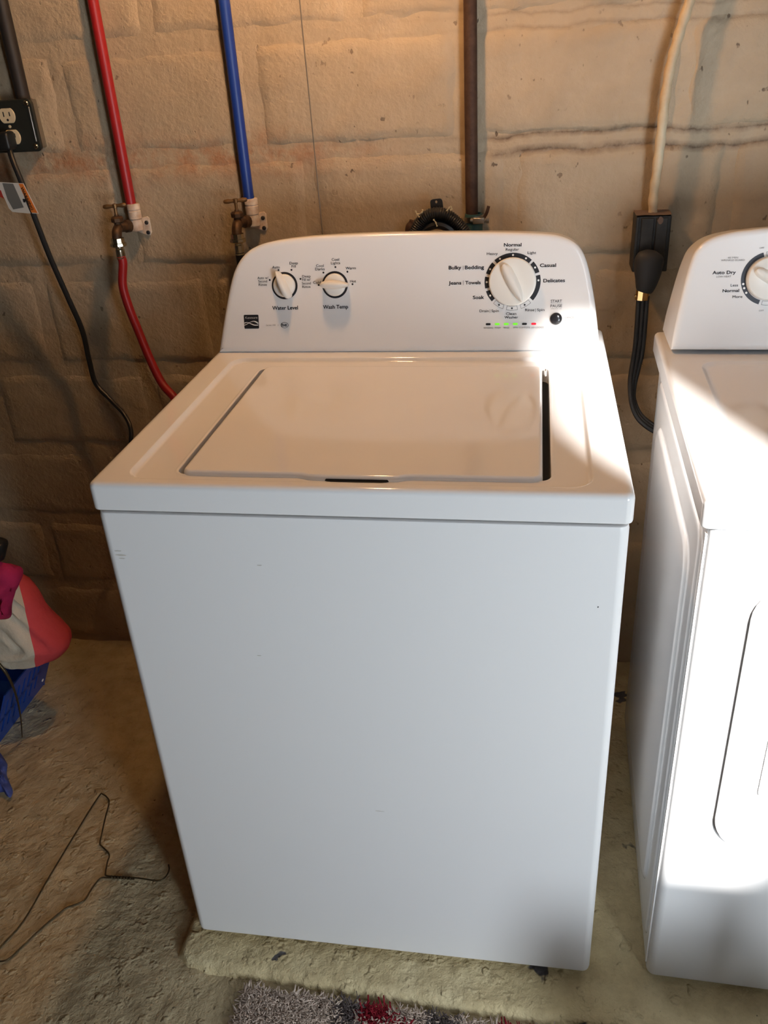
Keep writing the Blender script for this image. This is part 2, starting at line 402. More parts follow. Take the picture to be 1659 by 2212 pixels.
cv = []; prof_ = spline([Vector((x_, 0, z_)) for z_, x_ in ((1.38, 1.489), (1.7, 1.488), (2.0, 1.486), (2.06, 1.465), (2.12, 1.426), (2.18, 1.418), (2.24, 1.44), (2.32, 1.488), (2.42, 1.508), (2.655, 1.51))], 3)
for p_ in prof_:
    for k in range(7): cv.append((WX0 - 0.05 + (p_.x - WX0 + 0.05) * k / 6, YF + 0.014 + 0.006 * math.sin(k * 1.9), p_.z))
cf = [(k * 7 + j, k * 7 + 1 + j, k * 7 + 8 + j, k * 7 + 7 + j) for k in range(len(prof_) - 1) for j in range(6)]
o = tag(obj('curtain', cv, cf, 'curtain'), 'narrow curtain tied back at the side of the window behind the camera', 'curtain')
md = o.modifiers.new('thickness', 'SOLIDIFY'); md.thickness = 0.003
# ---- floor and the low painted pad under the machines
xs = [XL, -1.5] + lin(-1.1, 1.3, 240) + [1.8, XR]; ys = [YF, -1.2, -0.8] + lin(-0.4, YW + 0.02, 126)
v = []; f = []; n = len(xs)
for y in ys:
    for x in xs:
        z = ZF + 0.004 * nz(x, y, 0, 4) + 0.0030 * nz(x, y, 3, 18) + 0.0050 * max(0.0, nz(x, y, 8, 45) - 0.12)
        v.append((x, y, z))
for i in range(len(ys) - 1):
    for j in range(n - 1): f.append((i * n + j, i * n + j + 1, (i + 1) * n + j + 1, (i + 1) * n + j))
struct(obj('floor', v, f, 'floor', None, True, 80))
v = []; f = []
PX = lin(-0.026, 1.75, 300); NR = 96
def front(x):
    q = -0.050 - 0.022 * max(0.0, min(1.0, x / 0.64)) - 0.01 * max(0.0, x - 0.64)
    if x < 0.03: q += (0.03 - x) ** 2 * 8.0
    return q
for j in range(NR + 1):
    for i, x in enumerate(PX):
        fy = front(x) + 0.004 * nz(x, 0, 1, 30) + 0.002 * nz(x, 0, 1, 90)
        if j == 0: y, z = fy - 0.010, ZF - 0.006
        elif j == 1: y, z = fy - 0.005 + 0.003 * nz(x, 3, 0, 60), ZF + 0.006
        elif j == 2: y, z = fy, ZP - 0.0035
        elif j == 3: y, z = fy + 0.006, ZP - 0.0005
        else:
            t = (j - 3) / (NR - 3); t = t * t * 0.6 + t * 0.4; y = fy + 0.006 + (YW + 0.02 - fy - 0.006) * t; z = ZP
        if j >= 2: z += 0.0016 * nz(x, y, 2, 25) + 0.0010 * nz(x, y, 5, 70)
        xx = x
        if i == 0: z = ZF - 0.006; xx = x - 0.006
        elif i == 1: z -= 0.003
        if i <= 2: xx += 0.003 * nz(1, y, 2, 35)
        v.append((xx, y, z))
n = len(PX)
for j in range(NR):
    for i in range(n - 1): f.append((j * n + i, j * n + i + 1, (j + 1) * n + i + 1, (j + 1) * n + i))
o = tag(struct(obj('concrete_pad', v, f, 'pad', None, True, 80)), 'low cream painted concrete pad under the washer and dryer', 'pad')

# ================================================================== washing machine
W, H = 0.699, 0.911
wm = thing('washing_machine', 'white top-loading washing machine with three-dial control console', 'washing machine', (W / 2, 0.33, ZP))
# cabinet
rings = []
for z, ins in ((0.0, 0.004), (0.003, 0.0008), (0.008, 0.0), (0.860, 0.0), (0.8655, 0.0015), (0.8675, 0.005)):
    rings.append([(x, y, z) for x, y in rr(0.003, W - 0.003, 0.002, 0.652, 0.013, ins, 6)])
wn(obj('cabinet', *loft(rings), 'cabinet', wm))
# scuffs on the front
for px, py, wd, ht in ((255, 1190, 20, 2.5), (260, 1199, 24, 4), (264, 1206, 16, 2.5), (560, 1221, 12, 3), (560, 1416, 11, 2), (820, 1752, 22, 1.5), (1292, 1311, 3, 4)):
    c = atY(px, py, 0.002); k = 0.00068
    pl = Plane((c.x, 0.002, c.z), (1, 0, 0), (0, 0, 1))
    poly = [(wd * k * 0.5 * math.cos(a) * random.uniform(0.7, 1.1), ht * k * 0.5 * math.sin(a) * random.uniform(0.5, 1.2)) for a in [2 * math.pi * i / 11 for i in range(11)]]
    obj('scuff_mark', *slab(pl, poly, -0.0002, 0.0003), 'pen' if px < 1200 else 'ink', wm, False)
# levelling feet
for x, y in ((0.07, 0.06), (W - 0.07, 0.06), (0.07, 0.6), (W - 0.07, 0.6)):
    lathe('foot', (x, y, ZP - 0.001), (0, 0, 1), [(0.018, 0), (0.018, 0.006), (0.008, 0.008), (0.008, 0.016)], 'black', wm, 12)
# top cover with moulded recess and lid opening
R1 = (0.043, 0.653, 0.018, 0.503, 0.030); OP = (0.1058, 0.6005, 0.0475, 0.4625, 0.014)
rings = []
def ring(rc, ins, z): rings.append([(x, y, z) for x, y in rr(*rc, ins, 8)])
SL = (0.0, W, 0.0, 0.660, 0.011)
for ins, z in ((0.004, 0.871), (0.0006, 0.872), (0.0, 0.874), (0.0, 0.9035), (0.0008, 0.9068), (0.0030, 0.9094), (0.0065, 0.9108), (0.010, H)): ring(SL, ins, z)
for ins, z in ((0.0, H), (0.0012, 0.9106), (0.0026, 0.9092), (0.0044, 0.9066), (0.0060, 0.9048), (0.0085, 0.904)): ring(R1, ins, z)
for ins, z in ((-0.0070, 0.904), (-0.0045, 0.9048), (-0.002, 0.9052), (-0.0004, 0.9044), (0.0, 0.903), (0.0, 0.880)): ring(OP, ins, z)
wn(obj('top_cover', *loft(rings, True, False), 'enamel', wm, True, 40))
obj('tub_opening_shade', [(x, y, 0.8815) for x, y in rr(*OP, -0.002, 8)], [tuple(range(36))], 'hollow_shade', wm, False)  # flat black sheet paints the darkness inside the lid gap
# lid with a finger lip in the middle of its front edge
lp = []
for x, y in rrect(0.1150, 0.5905, 0.042, 0.4585, 0.013, 8):
    lp.append((x, y))
# add lip points along the front edge: outline runs counter-clockwise starting at the front right corner
fl = lp[27:36]; head = lp[:27]
lip = [(0.2750, 0.042), (0.2830, 0.0408), (0.2900, 0.0375), (0.2980, 0.0362), (0.3100, 0.0360), (0.330, 0.036), (0.355, 0.036), (0.380, 0.036), (0.4020, 0.0360), (0.4080, 0.0368), (0.4150, 0.0400), (0.4230, 0.0418), (0.43, 0.042)]
lp = head + fl + lip
rings = [[(x, y, 0.893) for x, y in offs(lp, 0.003)], [(x, y, 0.896) for x, y in lp], [(x, y, 0.9045) for x, y in lp]]
for k in range(1, 6):
    a = k / 5 * math.pi / 2; rings.append([(x, y, 0.9045 + 0.0065 * math.sin(a)) for x, y in offs(lp, 0.0060 * (1 - math.cos(a)))])
lid = wn(obj('lid', *loft(rings), 'enamel', wm, True, 40))
pl = Plane((0, 0, 0.9046), (1, 0, 0), (0, 1, 0))
slot = [(0.3130, 0.0368), (0.316, 0.0345), (0.322, 0.0337), (0.355, 0.0333), (0.388, 0.0336), (0.394, 0.0346), (0.3975, 0.0368)]
sl_ = slot + [(0.394, 0.041), (0.316, 0.041)]
obj('finger_slot_shade', *slab(pl, sl_, -0.001, 0.0003), 'hollow_shade', lid, False)  # black plate paints the shade of the finger recess
pl2 = Plane((0, 0.0361, 0.9030), (1, 0, 0), (0, 0, 1))
obj('finger_slot_shade', *slab(pl2, rrect(0.3135, 0.3970, -0.004, 0.0040, 0.0025, 4), -0.002, 0.0003), 'hollow_shade', lid, False)  # upright plate of the same painted recess shade
obj('lid_bumper', *rbox(0.5945, 0.5975, 0.440, 0.452, 0.898, 0.9075, 0.0012), 'cream', wm)

# ---- console
CP = Plane((0.0, 0.5265, H), (1, 0, 0), (0, 0.0485, 0.197))
def console(name, px_out, parent, pl, yb, drop=0.012, m='console'):
    out2 = [Vector((*pl.hit(*q), 0)) for q in px_out] if px_out and len(px_out[0]) == 2 else px_out
    return out2
px_out = [(471.5, 762), (480, 705), (490, 645), (499, 603), (510, 573), (528, 548), (553, 531), (590, 520), (660, 511), (760, 505), (880, 501.5), (1000, 500.5), (1100, 501), (1180, 504), (1215, 510), (1243, 524), (1260, 545), (1271, 575), (1280, 618), (1288, 670), (1297, 760)]
o2 = [Vector((*CP.hit(*q), 0)) for q in px_out]
sm = spline(o2, 5); ccw = [(p.x, max(p.y, 0.0015)) for p in reversed(sm)]
def console_body(pl, ccw, parent, yb, drop, m):
    rings = []
    vmax = max(q[1] for q in ccw)
    for ins, h in ((0.011, 0.0), (0.006, -0.0004), (0.0025, -0.0022), (0.0006, -0.005), (0.0, -0.009)):
        rings.append([pl.at(q[0], q[1], h) for q in offs(ccw, ins)])
    bk = []
    for q in ccw:
        p = pl.at(q[0], q[1], 0); bk.append(Vector((p.x, yb, p.z - drop * (q[1] / vmax))))
    rings.append([a.lerp(b_, 0.8) + Vector((0, 0, 0.003 * (ccw[i][1] / vmax))) for i, (a, b_) in enumerate(zip(rings[-1], bk))]); rings.append(bk)
    return wn(obj('console', *loft(rings), m, parent, True, 40))
cons = console_body(CP, ccw, wm, 0.648, 0.016, 'console')
HF = 0.0002
class Crop:
    def __init__(s, pl, ox, oy, k, parent): s.pl, s.ox, s.oy, s.k, s.parent = pl, ox, oy, k, parent
    def p(s, x, y): return s.pl.hit(s.ox + s.k * x, s.oy + s.k * y)
    def size(s, d, x, y): a = s.p(x - d / 2, y); b_ = s.p(x + d / 2, y); return math.hypot(b_[0] - a[0], b_[1] - a[1])
    def t(s, st, x0, x1, y, cap, bold=False, m='ink', y2=None):
        A = s.p(x0, y); B = s.p(x1, y if y2 is None else y2); c1 = s.p(x0, y - cap)
        return text(s.pl, st, A, B, abs(c1[1] - A[1]), m, s.parent, bold, HF + 0.0002)
    def dot(s, x, y, r, m='ink', h=0.0):
        c = s.p(x, y); obj('print_dot', *slab(s.pl, circ(*c, s.size(r, x, y), None, 14), HF - 0.0004, HF + 0.0002 + h), m, s.parent, False)
    def bar(s, x, y0, y1, wd, m='grey_ink'):
        a = s.p(x, y0); b_ = s.p(x, y1); r = s.size(wd, x, y0) / 2
        obj('print_line', *slab(s.pl, [(b_[0] - r, b_[1]), (b_[0] + r, b_[1]), (a[0] + r, a[1]), (a[0] - r, a[1])], HF - 0.0004, HF + 0.0002), m, s.parent, False)
C4 = Crop(CP, 470, 500, 0.23508, cons)
for st, a, b_, y, cap in (('Auto', 503, 573, 341, 25), ('Deep', 662, 739, 303, 25), ('Fill', 681, 720, 333, 25), ('Auto w/', 367, 468, 438, 23), ('Second', 376, 457, 469, 23), ('Rinse', 379, 454, 500, 23),
                          ('Deep', 778, 856, 424, 24), ('Fill w/', 778, 855, 455, 24), ('Second', 776, 858, 488, 24), ('Rinse', 779, 855, 520, 24), ('Cool', 1049, 1118, 270, 25), ('Lights', 1042, 1127, 302, 25),
                          ('Cool', 906, 976, 327, 25), ('Darks', 898, 985, 358, 25), ('Warm', 1176, 1272, 349, 25), ('Cold', 879, 949, 481, 25), ('Hot', 1217, 1272, 470, 25)):
    C4.t(st, a, b_, y, cap, False, 'ink', y - 2)
C4.t('Water Level', 504, 740, 720, 35, True, 'ink', 716); C4.t('Wash Temp', 970, 1201, 711, 35, True, 'ink', 707)
C4.t('Series 100', 447, 533, 869, 15, False, 'grey_ink', 866); C4.bar(557, 854, 869, 2.5)
for x, y in ((560, 355), (679, 353), (480, 446), (762, 436), (1083, 327), (973, 378), (1193, 370), (929, 492), (1240, 484)): C4.dot(x, y, 8.5)
# square badge with waves
a = C4.p(248, 893); b_ = C4.p(375, 765)
badge = obj('badge', *slab(CP, rrect(a[0], b_[0], a[1], b_[1], 0.0016, 4), HF - 0.0004, HF + 0.0003), 'ink', cons, False)
C4.parent = badge
HFs = HF; HF = HF + 0.0002
C4.t('Kenmore', 257, 368, 803, 22, False, 'white_ink', 801)
def wave(pts_t, pts_b):
    up = spline([Vector((*C4.p(*q), 0)) for q in pts_t], 5); dn = spline([Vector((*C4.p(*q), 0)) for q in pts_b], 5)
    V = [CP.at(p.x, p.y, HF + 0.0003) for p in up] + [CP.at(p.x, p.y, HF + 0.0003) for p in dn]; n = len(up)
    obj('badge_wave', V, [(i, i + 1, n + i + 1, n + i) for i in range(n - 1)], 'white_ink', badge, False)
wave([(248, 838), (265, 834), (285, 836), (310, 846), (340, 856), (375, 857)], [(248, 846), (265, 839), (285, 841), (310, 853), (340, 864), (375, 864)])
wave([(248, 858), (270, 850), (300, 832), (330, 822), (355, 826), (375, 838)], [(248, 864), (270, 855), (300, 836), (330, 828), (352, 836), (375, 852)])
HF = HFs; C4.parent = cons
# oval efficiency mark
c = C4.p(616, 861); ru = C4.size(36, 616, 861); 
rg = [[CP.at(c[0] + k * ru * math.cos(t), c[1] + k * ru * 0.70 * math.sin(t), HF + 0.0002) for t in [2 * math.pi * i / 28 for i in range(28)]] for k in (1.0, 0.88)]
obj('oval_mark', *loft(rg, False, False), 'ink', cons, False)
C4.t('he', 590, 640, 874, 32, True, 'ink', 871)
def ringpart(pl, c, r0, r1, parent, m='ink', name='dial_ring', n=40):
    rg = [[pl.at(c[0] + r * math.cos(t), c[1] + r * math.sin(t), h) for t in [2 * math.pi * i / n for i in range(n)]] for r, h in ((r1, HF - 0.0004), (r1, HF + 0.0005), (r0, HF + 0.0005), (r0, HF - 0.0004))]
    return obj(name, *loft(rg, False, False), m, parent, True, 30)
def grip(pl, c, ang, L0, L1, wid, h0, h1, parent, m, blunt=True, drop=0.35):
    """bar handle on a knob; ang clockwise from up points to its L1 end"""
    t = math.radians(ang); e = (math.sin(t), math.cos(t)); s_ = (math.cos(t), -math.sin(t)); rings = []
    prof = [(-L0, 0.30 if blunt else 0.10), (-L0 * 0.93, 0.62 if blunt else 0.3), (-L0 * 0.7, 0.92 if blunt else 0.7), (-L0 * 0.3, 1.0), (0.0, 1.0), (L1 * 0.35, 0.92), (L1 * 0.65, 0.68), (L1 * 0.9, 0.36), (L1, 0.14)]
    for l, wk in prof:
        tt = abs(l) / (L1 if l > 0 else L0); hh = h0 + (h1 - h0) * (1 - drop * tt ** 3); w_ = wid * wk
        sec = [(-w_, h0), (-w_ * 0.82, h0 + (hh - h0) * 0.6), (-w_ * 0.55, h0 + (hh - h0) * 0.93), (-w_ * 0.2, hh), (w_ * 0.2, hh), (w_ * 0.55, h0 + (hh - h0) * 0.93), (w_ * 0.82, h0 + (hh - h0) * 0.6), (w_, h0)]
        rings.append([pl.at(c[0] + e[0] * l + s_[0] * q, c[1] + e[1] * l + s_[1] * q, h) for q, h in sec])
    return obj('knob_grip', *loft(rings), m, parent, True, 50)
for (cx, cy), ang in (((617, 498), -23.0), ((1079, 490), 91.0)):
    c = C4.p(cx, cy); r = C4.size(118, cx, cy)
    ringpart(CP, c, r * 0.78, r, cons)
    kb = obj('selector_knob', *lathev(CP.at(*c, 0.0004), CP.N, [(r * 0.84, 0), (r * 0.84, 0.004), (r * 0.80, 0.0055), (r * 0.72, 0.0065), (r * 0.4, 0.0072), (0.0, 0.0075)], 36), 'cream', wm, True, 40)
    grip(CP, c, ang, r * 1.0, r * 1.12, r * 0.36, 0.002, 0.0245, kb, 'cream', True, 0.25)
# ---- cycle dial
C5 = Crop(CP, 930, 490, 0.22905, cons)
c = C5.p(773, 517); r = C5.size(264, 773, 517); ri = r * 0.845
for a0, a1 in ((-41, 42), (47, 71.5), (77, 132), (-72.5, -47), (-103, -79), (-133, -109)):
    obj('dial_ring', *slab(CP, arcseg(*c, ri, r, a0, a1, 12), HF - 0.0004, HF + 0.0003), 'ink', cons, False)
def boxarc(pl, c, r0, r1, a0, a1, parent, lw):
    o_ = arcseg(*c, r0, r1, a0, a1, 8); i_ = offs(o_, lw); n = len(o_)
    V = [pl.at(*q, HF + 0.0002) for q in o_] + [pl.at(q[0], q[1], HF + 0.0002) for q in i_]
    obj('dial_outline', V, [(k, (k + 1) % n, n + (k + 1) % n, n + k) for k in range(n)], 'ink', parent, False)
for a0, a1 in ((-161, -138), (168, 192), (138, 161)): boxarc(CP, c, r * 0.86, r * 1.01, a0, a1, cons, 0.00045)
rd = (r + ri) / 2
def pdot(pl, c, rr_, ang, rad, m, parent):
    t = math.radians(ang); obj('print_dot', *slab(pl, circ(c[0] + rr_ * math.sin(t), c[1] + rr_ * math.cos(t), rad, None, 14), HF - 0.0004, HF + 0.0006), m, parent, False)
for ang in (-30, 0, 30, 59, 88, -61, -90, -121): pdot(CP, c, rd, ang, r * 0.036, 'white_ink', cons)
for ang in (-150, 180, 151): pdot(CP, c, r * 0.935, ang, r * 0.033, 'ink', cons)
for st, x0, x1, y, y2, cap, bo in (('Normal', 691, 858, 186, 184, 33, True), ('Regular', 709, 835, 226, 224, 25, False), ('Heavy', 530, 634, 266, 264, 25, False), ('Light', 916, 996, 257, 255, 25, False),
        ('Bulky', 171, 290, 402, 400, 35, True), ('Bedding', 324, 505, 400, 396, 35, True), ('Jeans', 171, 291, 545, 543, 33, True), ('Towels', 327, 473, 543, 540, 33, True), ('Soak', 399, 505, 682, 679, 33, True),
        ('Casual', 1031, 1184, 380, 377, 34, True), ('Delicates', 1063, 1268, 524, 520, 34, True), ('Drain', 462, 549, 805, 804, 25, False), ('Spin', 574, 644, 804, 803, 25, False),
        ('Clean', 711, 809, 832, 830, 25, False), ('Washer', 697, 826, 866, 864, 25, False), ('Rinse', 892, 978, 796, 795, 25, False), ('Spin', 1004, 1075, 795, 794, 25, False),
        ('START', 1134, 1239, 715, 713, 27, False), ('PAUSE', 1131, 1240, 759, 757, 27, False)):
    C5.t(st, x0, x1, y, cap, bo, 'ink', y2)
for st, x0, x1, y, cap in (('UNLOCK LID', 1134, 1236, 777, 10), ('CANCEL', 1265, 1361, 864, 17), ('HOLD 3 SEC', 1265, 1361, 886, 13), ('SENSING', 500, 590, 960, 15), ('WASH', 605, 661, 959, 15), ('RINSE', 690, 744, 958, 15), ('SPIN', 780, 823, 957, 15), ('COMPLETE', 836, 938, 957, 15), ('LID LOCKED', 951, 1070, 956, 15)):
    C5.t(st, x0, x1, y, cap, False, 'grey_ink', y - 1)
for x, y0, y1 in ((307, 366, 408), (308, 506, 549), (560, 778, 812), (990, 770, 804)): C5.bar(x, y0, y1, 3, 'ink')
a = C5.p(1132, 722); b_ = C5.p(1240, 720)
obj('print_line', *slab(CP, [(a[0], a[1] - 0.0003), (b_[0], b_[1] - 0.0003), (b_[0], b_[1]), (a[0], a[1])], HF - 0.0004, HF + 0.0002), 'grey_ink', cons, False)
for k, (x, m_) in enumerate(((544, 'led_off'), (629, 'green'), (714, 'green'), (800, 'green'), (886, 'led_off'), (973, 'red_led'))):
    q = C5.p(x, 918 - k * 0.6); hw = C5.size(23, x, 918); hh = hw * 0.42
    obj('indicator_light', *slab(CP, rrect(q[0] - hw, q[0] + hw, q[1] - hh, q[1] + hh, hh * 0.9, 5), HF - 0.0004, HF + 0.0007, 0.0004), m_, cons)
rk = r * 0.845
kb = obj('cycle_knob', *lathev(CP.at(*c, 0.0004), CP.N, [(rk, 0), (rk, 0.007), (rk * 0.985, 0.0105), (rk * 0.95, 0.0125), (rk * 0.88, 0.0132), (rk * 0.5, 0.0128), (0.0, 0.0125)], 48), 'cream', wm, True, 40)
grip(CP, (c[0], c[1]), 152.0, rk * 0.80, rk * 0.95, rk * 0.26, 0.0118, 0.0265, kb, 'cream', True, 0.15)
q = C5.p(1183, 866); rb = C5.size(57, 1183, 866)
obj('start_button', *lathev(CP.at(*q, 0.0), CP.N, [(rb, 0), (rb, 0.0025), (rb * 0.93, 0.0042), (rb * 0.75, 0.0052), (rb * 0.4, 0.006), (0, 0.0063)], 32), 'black_gloss', wm, True, 60)

# ================================================================== clothes dryer
dr = thing('clothes_dryer', 'white front-loading clothes dryer at the right edge of the picture', 'dryer', (1.13, 0.33, ZP))
DX = Matrix.Translation((0.7755, -0.003, 0.0)) @ Matrix.Rotation(-0.024, 4, 'Z'); DH = 0.906
XF[0] = DX
BL, BF = 0.013, 0.013                                     # cabinet is set in from the top cover on the left and front
rings = []
for z, ins in ((0.0, 0.004), (0.003, 0.0008), (0.008, 0.0), (0.858, 0.0), (0.864, 0.002), (0.867, 0.006)):
    rings.append([(x, y, z) for x, y in rr(BL, 0.699 - BL, BF, 0.650, 0.014, ins, 6)])
wn(obj('cabinet', *loft(rings), 'enamel', dr))
# stamped side panel: stepped rounded rectangles on the side that faces the washer
def sidestep(y0, y1, z0, z1, r_, h, nm):
    rg = []
    for ins, hh in ((0.0, -0.001), (0.002, h * 0.35), (0.005, h * 0.85), (0.009, h), (0.014, h)):
        rg.append([(BL - hh, y, z) for y, z in rr(y0, y1, z0, z1, r_, ins, 6)])
    wn(obj(nm, *loft(rg, False, True), 'enamel', dr, True, 50))
sidestep(0.050, 0.610, 0.035, 0.838, 0.03, 0.0030, 'side_panel')
rg = [[(BL - 0.003 - hh, y, z) for y, z in rr(0.105, 0.555, 0.090, 0.780, 0.05, ins, 6)] for ins, hh in ((0.0, -0.001), (0.003, 0.002), (0.008, 0.004), (0.014, 0.0042))]
wn(obj('side_panel', *loft(rg, False, True), 'enamel', dr, True, 50))
obj('side_seam', *box(BL - 0.0022, BL + 0.002, 0.024, 0.030, 0.02, 0.85), 'enamel', dr)
for x, y in ((0.07, 0.07), (0.63, 0.07), (0.07, 0.6), (0.63, 0.6)):
    lathe('foot', (x, y, ZP - 0.001), (0, 0, 1), [(0.018, 0), (0.018, 0.006), (0.008, 0.008), (0.008, 0.016)], 'black', dr, 12)
# top cover
rings = []
SLD = (0.0, 0.699, 0.0, 0.662, 0.010); RD = (0.056, 0.643, 0.035, 0.500, 0.035)
for ins, z in ((0.006, 0.870), (0.001, 0.8705), (0.0, 0.8725), (0.0, 0.898), (0.0012, 0.9020), (0.0040, 0.9048), (0.008, 0.906)): ring(SLD, ins, z)
for ins, z in ((0.0, 0.906), (0.002, 0.9055), (0.006, 0.9030), (0.010, 0.9012), (0.014, 0.901)): ring(RD, ins, z)
wn(obj('top_cover', *loft(rings), 'enamel', dr, True, 40))
# door on the front with a rim and a pull pocket
def frontplate(x0, x1, z0, z1, r_, prof, nm, m, parent, cap=True):
    rg = [[(x, BF - h, z) for x, z in rr(x0, x1, z0, z1, r_, ins, 8)] for ins, h in prof]
    return wn(obj(nm, *loft(rg, False, cap), m, parent, True, 45))
door = frontplate(0.076, 0.620, 0.330, 0.792, 0.055, [(0.0, -0.002), (0.0, 0.006), (0.0015, 0.010), (0.005, 0.0128), (0.010, 0.0135), (0.016, 0.0135), (0.019, 0.012), (0.023, 0.012), (0.026, 0.0138), (0.032, 0.0142)], 'door', 'enamel', dr)
frontplate(0.122, 0.574, 0.446, 0.600, 0.012, [(0.0, 0.0140), (0.0, 0.0165), (0.0018, 0.0172), (0.004, 0.0168), (0.0055, 0.0150), (0.008, 0.0150), (0.010, 0.0175), (0.02, 0.0178)], 'pull_pocket', 'enamel', door)
obj('door_gap', *loft([[(x, BF - 0.0006, z) for x, z in rr(0.076, 0.620, 0.330, 0.792, 0.055, i_, 8)] for i_ in (-0.0028, 0.002)], False, False), 'grey_ink', dr, False)
XF[0] = None
# console
dU = Vector((math.cos(0.024), -math.sin(0.024), 0)); dY = Vector((math.sin(0.024), math.cos(0.024), 0))
DP = Plane(DX @ Vector((0, 0.5265, DH)), dU, dY * 0.0485 + Vector((0, 0, 0.197)))
pxd = [(1450, 756), (1456, 720), (1463, 686), (1472, 645), (1482, 603), (1491, 572), (1500, 548), (1512, 531), (1530, 517), (1555, 507), (1590, 499), (1625, 495), (1659, 491)]
lft = [DP.hit(*q) for q in pxd]; top_v = lft[-1][1]
half = spline([Vector((q[0], q[1], 0)) for q in lft + [(0.2, top_v + 0.002), (0.27, top_v + 0.003), (0.3495, top_v + 0.0035)]], 5)
full = [(p.x, max(p.y, 0.001)) for p in half]; full = full + [(0.699 - q[0], q[1]) for q in reversed(full[:-1])]
dcons = console_body(DP, list(reversed(full)), dr, 0.642, 0.018, 'console')
C8 = Crop(DP, 1340, 430, 0.19228, dcons)
for st, x0, x1, y, y2, cap, bo, m_ in (('OFF', 1562, 1616, 558, 556, 18, False, 'grey_ink'), ('40 MIN', 1205, 1322, 669, 666, 19, False, 'grey_ink'), ('WRINKLE GUARD', 1130, 1398, 698, 694, 20, False, 'grey_ink'),
        ('Auto Dry', 1033, 1296, 845, 840, 38, True, 'ink'), ('LOW HEAT', 1078, 1244, 882, 879, 21, False, 'grey_ink'), ('Less', 1238, 1322, 983, 981, 31, False, 'ink'), ('Normal', 1147, 1334, 1047, 1043, 34, True, 'ink'),
        ('More', 1258, 1370, 1113, 1110, 31, False, 'ink'), ('OFF', 1557, 1611, 1263, 1260, 18, False, 'grey_ink')):
    C8.t(st, x0, x1, y, cap, bo, m_, y2)
c = C8.p(1665, 893); r = C8.size(311, 1665, 893); ri = r * 0.835
obj('dial_ring', *slab(DP, arcseg(*c, ri, r, -164, -16, 30), HF - 0.0004, HF + 0.0003), 'navy', dcons, False)
obj('dial_ring', *slab(DP, arcseg(*c, ri, r, 20, 160, 30), HF - 0.0004, HF + 0.0003), 'navy', dcons, False)
for a0, a1 in ((-10, 14), (166, 190)): boxarc(DP, c, ri, r, a0, a1, dcons, 0.0005)
for x, y in ((1380, 955), (1391, 1001), (1414, 1053)): C8.dot(x, y, 13, 'white_ink', 0.0004)
rk = r * 0.81
kb = obj('cycle_knob', *lathev(DP.at(*c, 0.0004), DP.N, [(rk, 0), (rk, 0.007), (rk * 0.985, 0.0105), (rk * 0.95, 0.0125), (rk * 0.88, 0.0132), (rk * 0.5, 0.0128), (0.0, 0.0125)], 48), 'cream', dr, True, 40)
grip(DP, c, 122.0, rk * 0.80, rk * 0.95, rk * 0.26, 0.0118, 0.0265, kb, 'cream', True, 0.15)

